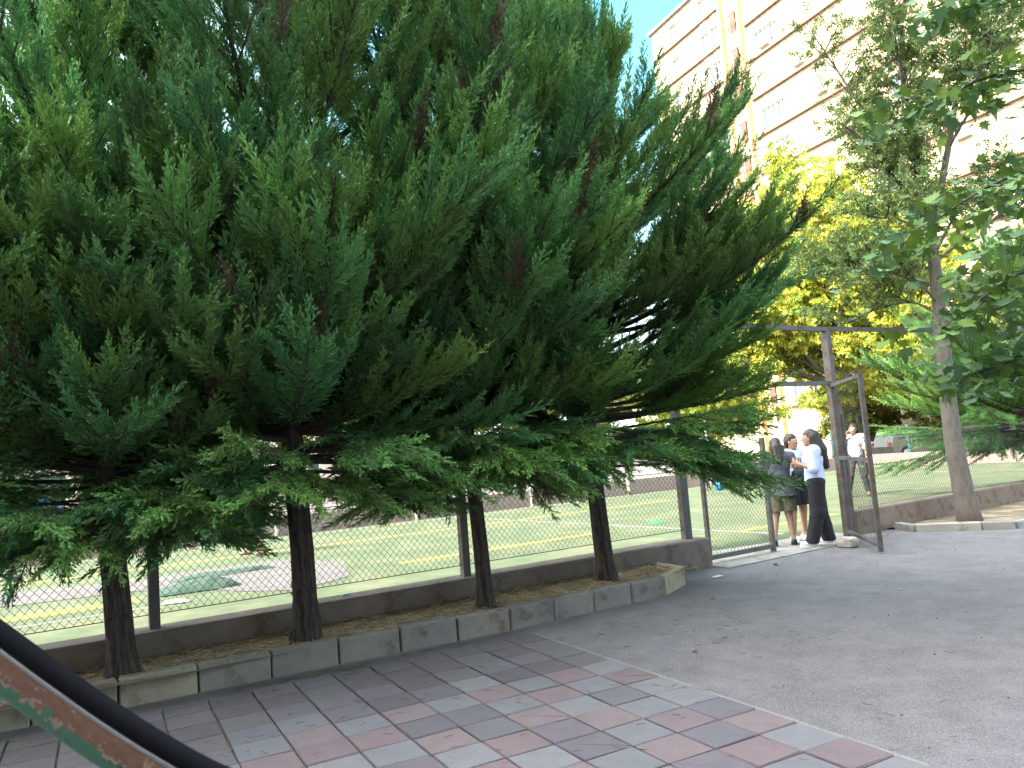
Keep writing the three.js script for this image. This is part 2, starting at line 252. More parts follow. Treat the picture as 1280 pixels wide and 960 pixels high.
{ // tall sunlit block behind the trees on the right: facade frame starts at its far left corner
  const D = [0.419, 0.908], P = [20 - 9.2 * D[0], -63 - 9.2 * D[1]], a = Math.atan2(-D[1], D[0]);
  const o = thing('apartment_building', 'tall pale sunlit apartment block with dark floor bands above the yellow tree', 'building', [P[0], 0, P[1]], a), r = rng(4);
  const X = (s) => s + 9.2, len = 46, top = 41.4, floors = [4, 7.1, 10.2, 13.35, 16.5, 19.6, 22.75, 25.75, 28.95, 32.15, 35.3, 38.6], holes = [], wins = [];
  const open = (s, y, w, h, p) => { holes.push([X(s), y, w, h]); wins.push([X(s), y, w, h, p]); };
  floors.forEach((y, i) => {
    if (y + 2.7 > top) return;
    open(-0.95, y - 0.15, 0.85, 2.2, 2); open(-2.3, y - 0.15, 1.0, 2.2, 2);
    open(-6.6, y + 0.55, 1.1, 1.5, 1);
    open(1.25, y + 0.25, 1.05, 1.75, 2);
    if (i !== 8 && i !== 10) open(5.5, y + 0.55, 0.9, 1.45, 2);
    if (i < 8 || i === 9) open(3.9, y + 0.5, 1.5, 1.55, 3);
    for (const s of [9.2, 13.4, 15.6, 19.6, 22.4, 26, 30, 33]) if (r() < 0.34) open(s + (r() - 0.5) * 0.4, y + 0.55, 1.3, 1.45, 2);
  });
  mesh('facade', holedWall(len, top, holes), matStucco, o);
  mesh('side_wall', box(0.3, top, 14, 0.15, top / 2, -7.3), matStucco, o); mesh('side_wall', box(0.3, top, 14, len - 0.15, top / 2, -7.3), matStucco, o);
  mesh('rear_wall', box(len, top, 0.3, len / 2, top / 2, -14.45), matStucco, o);
  mesh('interior', box(len - 0.8, top - 0.8, 0.1, len / 2, top / 2, -2.2), M(0.25, 0.22, 0.2, 0.95), o);
  mesh('roof', box(len + 0.6, 0.25, 15.2, len / 2, top + 0.126, -7.3), matRoof, o);
  for (const w of wins) windowIn(o, w[0], w[1], w[2], w[3], w[4]);
  for (const [i, y] of floors.entries()) {
    mesh('floor_band', box(9.5, 0.16, 0.26, 4.75 + 0.1, y, 0.132), matBand, o);
    mesh('floor_band', box(len - X(3.2), 0.16, 0.26, (len + X(3.2)) / 2, y, 0.132), matBand, o);
  }
  for (const s of [0.68, 2.82]) mesh('pilaster', box(0.3, top, 0.42, X(s), top / 2, 0.212), matPilaster, o);
  for (const y of floors) if (y + 2.6 < top) {
    const sh = mesh('shutter', box(0.6, 1.75, 0.05, X(2.28) - 0.55, y + 1.125, -0.06), matShutter, o); if (r() < 0.4) sh.position.x -= 0.05;
    const n = 6; for (let k = 0; k < n; k++) mesh('railing_bar', box(0.035, 0.95, 0.035, X(0.95) + 0.2 + k * 0.28, y + 0.56, 0.19), matBrown, o);
    mesh('handrail', box(1.9, 0.05, 0.05, X(1.75), y + 1.06, 0.19), matBrown, o);
  }
  for (const [s, y] of [[5.1, 32.9], [8.3, 29.7], [10.1, 26.6], [8.9, 20.3], [12.8, 23.5], [16, 20.6], [20, 19], [24.2, 17.5]]) { const u = mesh('air_conditioner', box(0.95, 0.65, 0.35, X(s), y, 0.18), M(0.6, 0.6, 0.58, 0.5), o); mesh('fan_grille', new THREE.CylinderGeometry(0.24, 0.24, 0.03, 14).rotateX(Math.PI / 2).translate(X(s) - 0.15, y, 0.37), M(0.12, 0.12, 0.12, 0.6), u); }
}
function plainBlock(name, label, x, z, turn, len, dep, fl, mat, seed, fh = 3.1) {
  const o = thing(name, label, 'building', [x, 0, z], turn), r = rng(seed), top = fl * fh + 0.8, holes = [];
  for (let k = 0; k < fl; k++) for (let q = 1.2; q < len - 2.4; q += 2.9) if (r() < 0.9) holes.push([q + (r() - 0.5) * 0.3, k * fh + 1.1, 1.4, 1.5]);
  mesh('facade', holedWall(len, top, holes), mat, o);
  mesh('side_wall', box(0.3, top, dep, 0.15, top / 2, -dep / 2 - 0.3), mat, o); mesh('side_wall', box(0.3, top, dep, len - 0.15, top / 2, -dep / 2 - 0.3), mat, o);
  mesh('rear_wall', box(len, top, 0.3, len / 2, top / 2, -dep - 0.45), mat, o); mesh('roof', box(len + 0.5, 0.25, dep + 1.1, len / 2, top + 0.126, -dep / 2 - 0.3), matRoof, o);
  mesh('interior', box(len - 0.8, top - 0.4, 0.1, len / 2, top / 2, -1.8), M(0.2, 0.18, 0.16, 0.95), o);
  for (const [a, b, w, h] of holes) windowIn(o, a, b, w, h, 2);
  for (let k = 1; k <= fl; k++) mesh('floor_band', box(len, 0.2, 0.2, len / 2, k * fh, 0.102), matConcPale, o);
  return o;
}
{ const [x, z] = F(-24, -44); plainBlock('house_block', 'pale low apartment block glimpsed through gaps in the left cypresses', x, z, FT - 0.1, 40, 12, 5, concTint(0.62, 0.52, 0.46), 8); }
// unseen left block inferred from yard shade, roof lowered for an added sun slot
{ const [x, z] = F(-15, 14.4); plainBlock('yard_block', 'unseen five-storey block left of the cypress row, height set to pass a sun slot', x, z, FT + Math.PI / 2, 23.1, 12, 5, concTint(0.5, 0.44, 0.38), 12, 2.6); }
{ const [x, z] = F(-30, 14.4), o = plainBlock('added_tower', 'added tall tower behind the five-storey block, outside the view, shading all but a sun slot', x, z, FT + Math.PI / 2, 20.1, 12, 15, concTint(0.5, 0.44, 0.38), 13); mesh('added_bridge', box(0.8, 12, 5, 20.5, 42, -3), matConcPale, o); }  // unseen tower and its spanning top, added to shape sun on the cypress tips
{ const [x, z] = F(-30, -6.35); plainBlock('added_slim_tower', 'added slender tower beside the tall one, outside the view, closing one side of the sun slot', x, z, FT + Math.PI / 2, 2.25, 6, 15, concTint(0.5, 0.44, 0.38), 15); }  // unseen slim tower, added as the far side of that sun slot
// the block that closes the yard behind the camera
{ plainBlock('yard_block', 'long apartment block closing the yard behind the viewpoint, outside the view', 24, 16, Math.PI - 0.12, 48, 12, 6, concTint(0.55, 0.47, 0.4), 14); }

// ------------------------------------------------------------------ fence, gate
function netting(w, h, p = 0.068, r = 0.0022) { // crossing wires of a chain-link panel, in the XY plane from (0,0)
  const gs = [], tri = (x0, y0, x1, y1, z) => { const g = new THREE.CylinderGeometry(r, r, Math.hypot(x1 - x0, y1 - y0), 3, 1, true); g.rotateZ(Math.atan2(y1 - y0, x1 - x0) - Math.PI / 2); g.translate((x0 + x1) / 2, (y0 + y1) / 2, z); gs.push(g); };
  const st = p * 1.0; // horizontal step between wires, slope 1.15
  const k = 1.12;
  for (let x = -h / k; x < w; x += st) { let x0 = x, y0 = 0, x1 = x + h / k, y1 = h; if (x0 < 0) { y0 = -x0 * k; x0 = 0; } if (x1 > w) { y1 = h - (x1 - w) * k; x1 = w; } if (y1 - y0 < 0.01) continue; tri(x0, y0, x1, y1, 0.002); tri(w - x0, y0, w - x1, y1, -0.002); }
  return mergeGeometries(gs);
}
const fenceBase = (name, label) => thing(name, label, 'fence', F3(0, 0, -7.45), FT);
function net(parent, s0, s1, y0, y1) { const m = mesh('wire_netting', netting(s1 - s0, y1 - y0), matWire, parent); m.position.set(s0, y0, 0); return stuff(m); }
const ropes = (parent, s0, s1, ys) => { for (const y of ys) mesh('tension_wire', bar([s0, y, 0.005], [s1, y, 0.005], 0.004, 4), matWire, parent); };
{
  const o = fenceBase('chain_link_fence', 'chain-link fence on steel posts behind the cypress trunks, along the green court'), ps = [-5.3, -2.2, 0.91, 3.97, 7.26];
  for (const s of ps) mesh('post', box(s > 7 ? 0.12 : 0.085, 2.95, 0.085, s, 0.381 + 1.475, 0), matPost, o);
  for (let i = 0; i < 4; i++) { net(o, ps[i] + 0.05, ps[i + 1] - 0.05, 0.5, 1.26); ropes(o, ps[i] + 0.045, ps[i + 1] - 0.045, [0.5, 1.26]); }
  mesh('top_rail', box(12.6, 0.07, 0.07, 0.97, 3.37, 0), matPost, o);
}
{
  const o = fenceBase('gate_surround', 'steel gateway with fixed netting panel and tall leaning grey post around the gap');
  mesh('post', box(0.1, 3.2, 0.12, 10.65, 1.6, 0), matPost, o); mesh('post', box(0.06, 1.62, 0.06, 8.9, 0.81, 0), matPost, o); mesh('post', box(0.05, 1.2, 0.05, 7.64, 0.67, 0), matPost, o);
  mesh('top_rail', box(3.3, 0.07, 0.07, 9.05, 3.238, 0), matPost, o); mesh('lintel', box(1.3, 0.07, 0.05, 9.95, 2.385, 0), matPost, o);
  mesh('panel_rail', box(1.2, 0.05, 0.045, 8.26, 1.25, 0), matPost, o); mesh('bottom_rail', box(1.2, 0.06, 0.05, 8.26, 0.085, 0), matPost, o);
  net(o, 7.66, 8.86, 0.12, 1.22);
  mesh('brace', beam([10.75, 0.02, 0.02], [10.78, 1.9, 0.02], 0.06, 0.05), matPost, o);
}
{ // open leaf, swung towards the yard
  const p = F3(10.58, 0, -7.4), q = [4.65, -10.35], a = Math.atan2(-(q[1] - p[2]), q[0] - p[0]), o = thing('metal_gate', 'rusty grey netting gate leaf standing open beside the woman in black trousers', 'gate', p, a), w = 1.76, h = 2.34;
  mesh('stile', box(0.055, h, 0.05, 0.03, h / 2 + 0.04, 0), matPost, o); mesh('stile', box(0.075, h, 0.055, w, h / 2 + 0.03, 0), matPost, o);
  for (const y of [0.1, 1.22, h]) mesh('rail', box(w - 0.1, 0.05, 0.045, w / 2, y, 0), matPost, o);
  const n1 = mesh('wire_netting', netting(w - 0.12, 1.06, 0.085, 0.0019), matWire, o); n1.position.set(0.06, 0.13, 0); stuff(n1); const n2 = mesh('wire_netting', netting(w - 0.12, 1.06, 0.085, 0.0019), matWire, o); n2.position.set(0.06, 1.25, 0); stuff(n2);
  mesh('latch', box(0.05, 0.14, 0.03, w - 0.06, 1.12, 0.04), matBrown, o); for (const y of [0.4, 1.9]) mesh('hinge', new THREE.CylinderGeometry(0.022, 0.022, 0.12, 8).translate(-0.02, y, 0), matPost, o);
}
{
  const o = fenceBase('court_fence', 'chain-link fence on low brown wall behind the bare trunk, right of gate'), ps = [13.98, 17.2, 20.4, 23.6];
  for (const s of ps) mesh('post', box(0.075, 3.1, 0.075, s, 0.386 + 1.55, -0.1), matPost, o);
  const e = [10.95, ...ps]; for (let i = 0; i < 4; i++) { const m = net(o, e[i] + 0.03, e[i + 1] - 0.04, 0.41, 1.5); m.position.z = -0.1; ropes(o, e[i], e[i + 1], [0.42, 1.5]); }
  mesh('top_rail', beam([10.72, 3.245, 0], [23.7, 3.5, -0.1], 0.065, 0.065), matPost, o);
}
// far edges of the court
const teal = M(0.02, 0.075, 0.085, 0.7), pale = M(0.5, 0.46, 0.4, 0.6);
{
  const texRub = tex(512, (u, v) => { const b = nC(u * 2, v * 2), a = nB(u * 2, v * 2), g = grain(), k = 0.8 + 0.5 * (b - 0.5) + 0.3 * (g - 0.5), w = sstep(0.45, 0.6, a); return [0.27 * k, lerp(0.215, 0.195, w) * k, lerp(0.195, 0.165, w) * k, b]; }, 0.7);
  const m = MT(texRub, 0.95, 0.02);
  const e = thing('end_wall', 'low pinkish wall with teal posts at the far end of the court', 'wall', F3(31.7, 0, -14), FT + Math.PI / 2);
  for (let i = 0; i < 5; i++) mesh('wall_section', box(3.19, 0.55, 0.25, -6.4 + i * 3.2, 0.275, 0), m, e);
  mesh('rail', box(16, 0.09, 0.06, 0, 0.1, 0.17), teal, e);
  for (let i = 0; i < 5; i++) mesh('post', box(0.1, 1.75, 0.08, -6.6 + i * 3.7 + 0.4, 0.88, 0.19), teal, e);
  const b = thing('back_wall', 'long low reddish stone wall along the far side of the green court', 'wall', F3(5, 0, -21.2), FT);
  for (let i = 0; i < 15; i++) mesh('wall_section', box(3.5, 0.52, 0.3, -26 + i * 3.51, 0.26, 0), m, b);
  for (let i = 0; i < 13; i++) mesh('post', box(0.07, 2.6, 0.07, -24 + i * 4.1, 1.3, 0.19), pale, b);
}

// ------------------------------------------------------------------ trees
function triSpray(len, n, seed, wide) { // one feathery conifer spray along +Y, length 1: acute side feathers of small slivers around a thin axis
  const r = rng(seed), pos = [], nor = [], P = (a, b, c) => { const q = b.clone().sub(a).cross(c.clone().sub(a)).normalize(); for (const p of [a, b, c]) { pos.push(p.x, p.y, p.z); nor.push(q.x, q.y, q.z); } };
  const sliver = (a, d, l, w) => { const side = V3(r() - 0.5, r() - 0.5, r() - 0.5).cross(d).normalize().multiplyScalar(w), m = a.clone().addScaledVector(d, l * 0.4), e = a.clone().addScaledVector(d, l), up = side.clone().cross(d).normalize().multiplyScalar(w * 0.5); P(a.clone().add(up), m.clone().add(side), e); P(a.clone().add(up), e, m.clone().sub(side)); };
  for (let i = 0; i < n; i++) {
    const t = 0.02 + 0.92 * (i + r() * 0.7) / n, az = i * 2.4 + r() * 1.2, up = lerp(1.0, 2.6, t) + (r() - 0.5) * 0.6, d = V3(Math.cos(az), up, Math.sin(az)).normalize(), fl = wide * (0.35 + 0.65 * Math.sin(Math.PI * Math.min(1, 0.22 + t * 0.8))) * (0.55 + 0.9 * r()), b = V3((r() - 0.5) * 0.02, t, (r() - 0.5) * 0.02), k = 5;
    for (let j = 0; j < k; j++) { const q = b.clone().addScaledVector(d, fl * (0.1 + j / k)), dd = d.clone().add(V3(r() - 0.5, 0.25 + r() * 0.5, r() - 0.5).multiplyScalar(1.0)).normalize(); sliver(q, dd, fl * lerp(0.5, 0.36, j / k) * (0.7 + 0.6 * r()), 0.022); }
    sliver(b, d, fl * 1.2, 0.012);
  }
  sliver(V3(0, 0.78, 0), V3(0, 1, 0), 0.36, 0.018); sliver(V3(0.01, 0.68, 0), V3(0.06, 1, 0.03).normalize(), 0.3, 0.018); sliver(V3(0, 0, 0), V3(0, 1, 0), 1, 0.01);
  const g = new THREE.BufferGeometry(); g.setAttribute('position', new THREE.Float32BufferAttribute(pos, 3)); g.setAttribute('normal', new THREE.Float32BufferAttribute(nor, 3)); g.scale(len, len, len); return g;
}
const sprayA = triSpray(1, 12, 11, 0.34), sprayB = triSpray(1, 18, 23, 0.22);
const leafMat = (rough = 0.75, tr = 0.25) => new THREE.MeshPhysicalMaterial({ color: 0xffffff, roughness: rough, transmission: tr, thickness: 0, side: THREE.DoubleSide, specularIntensity: 0.5 });
const matSpray = leafMat(0.65, 0.3), matLeaf = leafMat(0.55, 0.4);
class Scatter { // gathers instance matrices and colours
  constructor(geo, mat) { this.geo = geo; this.mat = mat; this.m = []; this.c = []; }
  add(p, d, roll, sc, col, sx = 1) { const y = d.clone().normalize(), x = (Math.abs(y.y) > 0.95 ? V3(1, 0, 0) : V3(0, 1, 0)).cross(y).normalize(), z = x.clone().cross(y), q = x.clone().multiplyScalar(Math.cos(roll)).addScaledVector(z, Math.sin(roll)), w = q.clone().cross(y); this.m.push(new THREE.Matrix4().makeBasis(q.multiplyScalar(sc * sx), y.multiplyScalar(sc), w.multiplyScalar(sc * sx)).setPosition(p)); this.c.push(col); }
  build(name, parent) { const o = shade(new THREE.InstancedMesh(this.geo, this.mat, this.m.length)); this.m.forEach((m, i) => { o.setMatrixAt(i, m); o.setColorAt(i, this.c[i]); }); o.name = name; parent.add(stuff(o)); return o; }
}
function curve(p, d, len, n, bendUp, wobble, r) { const pts = [p.clone()], dir = d.clone().normalize(); let q = p.clone(); for (let i = 0; i < n; i++) { dir.y += bendUp / n; dir.x += (r() - 0.5) * wobble; dir.z += (r() - 0.5) * wobble; dir.normalize(); q = q.clone().addScaledVector(dir, len / n); pts.push(q); } return pts; }
const alongPts = (pts, t) => { const x = clamp(t, 0, 0.9999) * (pts.length - 1), i = Math.floor(x); return [pts[i].clone().lerp(pts[i + 1], x - i), pts[i + 1].clone().sub(pts[i]).normalize()]; };

function cypress(label, x, z, y0, o) {
  const T = thing('cypress_tree', label, 'tree', [x, y0, z], 0), r = rng(o.seed), H = o.h, tr = o.r;
  const tp = [], trad = []; const lx = o.lean?.[0] ?? 0, lz = o.lean?.[1] ?? 0;
  for (let i = 0; i <= 26; i++) { const y = i / 26 * H * 0.96; tp.push(V3(lx * (1 - Math.exp(-y)) + 0.03 * Math.sin(y * 1.7 + o.seed), y - 0.02, lz * (1 - Math.exp(-y)) + 0.03 * Math.cos(y * 1.3 + o.seed))); trad.push(tr * (i === 0 ? 1.45 : 1) * Math.pow(1 - i / 27, 0.85) + 0.008); }
  mesh('trunk', tube(tp, trad, 14, true, 0.06), matBark, T);
  const at = (y) => alongPts(tp, y / (H * 0.96))[0], wood = [], A = new Scatter(sprayA, matSpray), B = new Scatter(sprayB, matSpray), n = o.n ?? 125;
  const tone = () => { const k = (0.8 + 0.5 * r()), q = r(); return new THREE.Color().setRGB(lerp(0.10, 0.18, q) * k, lerp(0.25, 0.31, q) * k, lerp(0.095, 0.075, q) * k); };
  const low = o.lowN ?? 110;
  for (let i = 0; i < n + low; i++) {
    const f = (i + r() * 0.8) / n, h = i < n ? lerp(o.low, H * 0.93, Math.pow(f, 1.25)) : lerp(o.low + 0.1, 3.1, Math.pow(r(), 1.2)), az = i * 2.39996 + (r() - 0.5) * 0.7, rel = h / H;
    let L = o.R * (rel < 0.14 ? lerp(0.7, 1, rel / 0.14) : rel < 0.46 ? 1 : Math.max(0.12, 1 - (rel - 0.46) / 0.58)) * (0.72 + 0.5 * r()) * (h < 3.6 ? lerp(0.62, 1.08, sstep(1.3, 3.4, h)) : 1.05);
    for (const [ba, bh0, bh1, bl] of o.bias ?? []) { const c = Math.cos(az - ba); if (c > 0.45 && h > bh0 && h < bh1) L = lerp(L, bl * (0.8 + 0.25 * r()), sstep(0.45, 0.9, c)); }
    const el = lerp(-0.04, 0.98, sstep(1.4, 6.2, h)) + (r() - 0.5) * 0.34, d = V3(Math.cos(az) * Math.cos(el), Math.sin(el), Math.sin(az) * Math.cos(el));
    const droop = h < o.low + 0.45, pts = curve(at(h), d, L, 9, droop ? -0.16 + r() * 0.36 : 0.2 + 0.5 * r(), 0.1, r), rb = (droop ? 0.6 : 1) * (0.011 + 0.009 * L);
    wood.push(tube(pts, pts.map((_, k) => rb * (1 - k / 10) + 0.003), 5, false));
    let col = tone(); const green = col;
    const put = (p, dir, sc, tip) => { const k = 0.8 + 0.4 * r(), c = col.clone().multiplyScalar(k); (tip ? B : A).add(p, dir, r() * 6.28, sc, c); };
    const start = droop ? 0.4 : 0.25, bare = droop ? 0.55 : 1;
    const shoot = (q, st, dn, sc) => { const m = Math.max(2, Math.round(dn)); for (let k = 0; k < m; k++) { const t = lerp(st, 0.97, (k + r() * 0.9) / m), [p, dir] = alongPts(q, t), a = r() * 6.28, side = V3(Math.cos(a), droop ? -0.25 : 0.3, Math.sin(a)); put(p, dir.clone().multiplyScalar(lerp(1.0, 1.9, t)).addScaledVector(side, 0.72 * (1 - 0.45 * t)), sc * lerp(1.1, 0.72, t) * (0.6 + 0.7 * r())); } const [p, dir] = alongPts(q, 0.999); put(p.addScaledVector(dir, -0.1), dir.clone().add(V3(0, droop ? 0 : 0.2, 0)), sc * (1.4 + 0.6 * r()), true); };
    shoot(pts, start, 30 * L * bare, 0.235);
    const ns = Math.round((3 + 4.4 * L) * (droop ? 0.9 : 1));
    for (let k = 0; k < ns; k++) {
      const t = lerp(start, 0.9, (k + r() * 0.8) / ns), [p, dir] = alongPts(pts, t), sgn = k % 2 ? 1 : -1, sd = V3(-dir.z, 0, dir.x).normalize().multiplyScalar(sgn), l = (0.2 + 0.36 * L * (1 - t)) * (0.6 + 0.8 * r());
      const sp = curve(p, dir.clone().multiplyScalar(1.15).addScaledVector(sd, 0.4 + 0.5 * r()).add(V3(0, 0.05 + 0.4 * r() - (droop ? 0.5 : 0), 0)), l, 5, droop ? -0.15 : 0.3, 0.14, r);
      col = r() < 0.035 ? new THREE.Color().setRGB(0.13, 0.10, 0.062).multiplyScalar(0.7 + 0.5 * r()) : green.clone().multiplyScalar(0.85 + 0.3 * r());
      wood.push(tube(sp, sp.map((_, j) => 0.008 * (1 - j / 6) + 0.002), 3, false)); shoot(sp, 0.12, 27 * l * bare + 2, 0.20);
    }
  }
  stuff(mesh('branch_wood', mergeGeometries(wood), matTwig, T)); A.build('foliage', T); B.build('shoot_tips', T); return T;
}
const HZ = Math.PI / 2;
const rowTrees = [
  ['leftmost visible cypress, its trunk just behind the green rusty rail', -3.14, -6.06, { seed: 101, h: 6.0, R: 1.95, n: 84, r: 0.1, low: 1.12, lean: [-0.18, -0.06] }],
  ['second cypress from the left, thick dark straight trunk between two posts', -1.96, -6.78, { seed: 202, h: 11, R: 2.4, n: 150, r: 0.098, low: 1.3, dead: 0.05 }],
  ['third cypress from the left, with the thinnest trunk in the row', -0.45, -7.66, { seed: 303, h: 8.3, R: 1.85, r: 0.072, low: 1.3, dead: 0.05 }],
  ['rightmost cypress of the row, its trunk near the end of the planting bed', 0.85, -8.61, { seed: 404, h: 7.3, R: 1.8, r: 0.098, low: 1.3, lowN: 60, n: 140, dead: 0.04, bias: [[0.05, 2.35, 3.9, 2.75], [0.0, 3.9, 4.9, 1.75], [0.1, 0.5, 2.35, 2.0]] }],
  ['cypress standing just outside the left edge, its boughs reaching into view', -4.75, -5.15, { seed: 505, h: 5.3, R: 1.8, n: 80, r: 0.12, low: 1.2 }],
];
for (const [l, x, z, o] of rowTrees) cypress(l, x, z, 0.15, o);
cypress('dark cypress beyond the right fence with low boughs behind the bare trunk', 11.35, -16.7, 0, { seed: 707, h: 5.6, R: 2.5, r: 0.13, low: 1.1, lowN: 60, n: 64, bias: [[Math.PI * 0.97, 0.9, 2.6, 3.6]] });

// broadleaf foliage: a twig with folded leaves, along +Y
function leafTwig(n, seed, leaf, w) {
  const r = rng(seed), pos = [], P = (...v) => v.forEach((p) => pos.push(p.x, p.y, p.z));
  for (let i = 0; i < n; i++) {
    const a = i * 2.4 + r(), b = V3(0, i / n, 0), d = V3(Math.cos(a), 0.3 + r() * 0.6, Math.sin(a)).normalize(), l = leaf * (0.7 + 0.6 * r()), s = d.clone().cross(V3(r() - 0.5, 1, r() - 0.5)).normalize().multiplyScalar(w * l), f = s.clone().cross(d).normalize().multiplyScalar(l * 0.1);
    const m = b.clone().addScaledVector(d, l * 0.55), e = b.clone().addScaledVector(d, l * 1.1).add(V3(0, -l * 0.2, 0)), L = m.clone().add(s).add(f), R = m.clone().sub(s).add(f); P(b, e, L); P(b, R, e);
  }
  const g = new THREE.BufferGeometry(); g.setAttribute('position', new THREE.Float32BufferAttribute(pos, 3)); g.computeVertexNormals(); return g;
}
const twigSmall = leafTwig(12, 61, 0.42, 0.24), twigWide = leafTwig(9, 67, 0.5, 0.36);
// limbs: list of polylines with radii; side twigs grow out of them and carry the foliage
function broadleaf(name, label, cat, p, limbs, o) {
  const T = thing(name, label, cat, p), r = rng(o.seed), S = new Scatter(o.geo ?? twigSmall, matLeaf), wood = [];
  limbs.forEach((l, i) => { const c = new THREE.CatmullRomCurve3(l.pts.map((q) => V3(...q))), n = Math.max(6, l.pts.length * 4), pts = c.getPoints(n), g = tube(pts, pts.map((_, k) => lerp(l.r0, l.r1, Math.pow(k / n, 0.8)) * (i === 0 && k === 0 ? 1.2 : 1)), i === 0 ? 14 : 8, true, i === 0 ? 0.05 : 0.03);
    if (i === 0) mesh('trunk', g, o.bark ?? matBarkGrey, T); else mesh('limb', g, o.bark ?? matBarkGrey, T);
    if (l.bare) return;
    const len = c.getLength(), ns = Math.round(len * (o.side ?? 5));
    for (let k = 0; k < ns; k++) {
      const t = lerp(l.from ?? 0.25, 1, (k + r()) / ns), q = c.getPoint(t), d = c.getTangent(t), a = r() * 6.28, out = V3(Math.cos(a), 0.2 + 0.4 * r(), Math.sin(a)), sl = (o.len ?? 1) * (0.45 + 0.8 * r()) * (1.15 - 0.45 * t);
      const sp = curve(q, d.multiplyScalar(0.7).add(out), sl, 5, o.up ?? 0.1, 0.25, r); wood.push(tube(sp, sp.map((_, j) => (o.tw ?? 0.012) * (1 - j / 6) + 0.002), 4, false));
      const nt = Math.round(sl * (o.twigs ?? 9)); 
      for (let m = 0; m < nt; m++) { const [pp, dd] = alongPts(sp, lerp(0.25, 1, (m + r()) / nt)), b = r() * 6.28, tl = (0.15 + 0.3 * r()) * (o.len ?? 1), od = dd.clone().multiplyScalar(0.5).add(V3(Math.cos(b), (r() - 0.35) * 1.1, Math.sin(b))).normalize(), pe = pp.clone().addScaledVector(od, tl); const col = o.tone(r); S.add(pp.clone().lerp(pe, 0.3), od, r() * 6.28, o.size * (0.7 + 0.6 * r()), col, 1); S.add(pe, od.clone().add(V3(0, -0.3, 0)), r() * 6.28, o.size * (0.7 + 0.6 * r()), col, 1); }
    }
  });
  if (wood.length) stuff(mesh('twigs', mergeGeometries(wood), o.twigMat ?? matTwig, T)); if (S.m.length) S.build('foliage', T); return T;
}
const toneOf = (a, b) => (r) => { const q = r(), k = 0.75 + 0.5 * r(); return new THREE.Color().setRGB(lerp(a[0], b[0], q) * k, lerp(a[1], b[1], q) * k, lerp(a[2], b[2], q) * k); };
{ // the leaning grey trunk right of the gate
  const o = [7.2, 0.02, -12.6], L = (pts, r0, r1, x = {}) => ({ pts: pts.map(([a, b, c]) => [a - o[0], b - o[1], c - o[2]]), r0, r1, ...x });
  broadleaf('broadleaf_tree', 'grey-trunked slender broadleaf tree with forking limbs right of the open gate', 'tree', o, [
    L([[7.2, 0, -12.6], [7.1, 1.5, -12.6], [7.15, 3.3, -12.6], [7.18, 4.8, -12.6]], 0.17, 0.085, { bare: true }),
    L([[7.18, 4.7, -12.6], [6.85, 5.4, -12.6], [6.4, 5.95, -12.5], [5.95, 6.6, -12.3]], 0.045, 0.012),
    L([[7.18, 4.75, -12.6], [6.95, 5.5, -12.7], [6.62, 6.1, -12.8], [6.45, 7.1, -12.9], [5.95, 8.5, -13.1]], 0.06, 0.014),
    L([[7.18, 4.75, -12.62], [7.1, 5.6, -12.6], [7.1, 6.64, -12.6], [7.05, 8.1, -12.5], [7.4, 9.8, -12.4]], 0.085, 0.02),
    L([[7.2, 4.75, -12.6], [7.6, 6.2, -12.5], [7.95, 7.4, -12.4], [8.6, 8.4, -12.2], [9.2, 9.4, -12]], 0.07, 0.018),
    L([[7.1, 6.6, -12.6], [6.8, 7.3, -12.2], [6.7, 8.6, -12.0]], 0.03, 0.01), L([[7.95, 7.4, -12.4], [8.3, 7.7, -12.9], [9.3, 8.2, -13.4]], 0.03, 0.01), L([[7.6, 6.2, -12.5], [7.9, 7.0, -11.9], [8.1, 8.8, -11.6]], 0.03, 0.01),
    L([[7.15, 3.6, -12.6], [6.7, 3.9, -12.3], [6.0, 4.1, -12.1], [5.5, 3.9, -12.0]], 0.025, 0.008), L([[7.17, 4.5, -12.6], [6.6, 4.9, -12.2], [5.8, 5.0, -12.0]], 0.025, 0.008), L([[7.16, 3.9, -12.6], [6.8, 4.2, -13.0], [6.1, 4.5, -13.3], [5.4, 4.4, -13.4]], 0.025, 0.008), L([[7.16, 3.4, -12.6], [6.9, 3.7, -12.9], [6.5, 3.7, -13.2], [5.9, 3.5, -13.4]], 0.022, 0.008), L([[7.16, 4.2, -12.6], [6.6, 4.4, -13.0], [5.9, 4.3, -13.3]], 0.028, 0.008), L([[7.15, 3.2, -12.6], [7.7, 3.5, -12.9], [8.5, 3.6, -13.1]], 0.026, 0.008), L([[7.17, 4.3, -12.6], [7.9, 4.8, -12.2], [8.6, 5.0, -12.0]], 0.028, 0.008), L([[7.17, 4.4, -12.6], [8.0, 5.3, -13.0], [9.1, 5.8, -13.3]], 0.03, 0.01),
  ], { seed: 71, size: 0.14, side: 8, len: 0.9, twigs: 13, up: 0.5, tone: toneOf([0.12, 0.185, 0.055], [0.22, 0.29, 0.085]) });
}
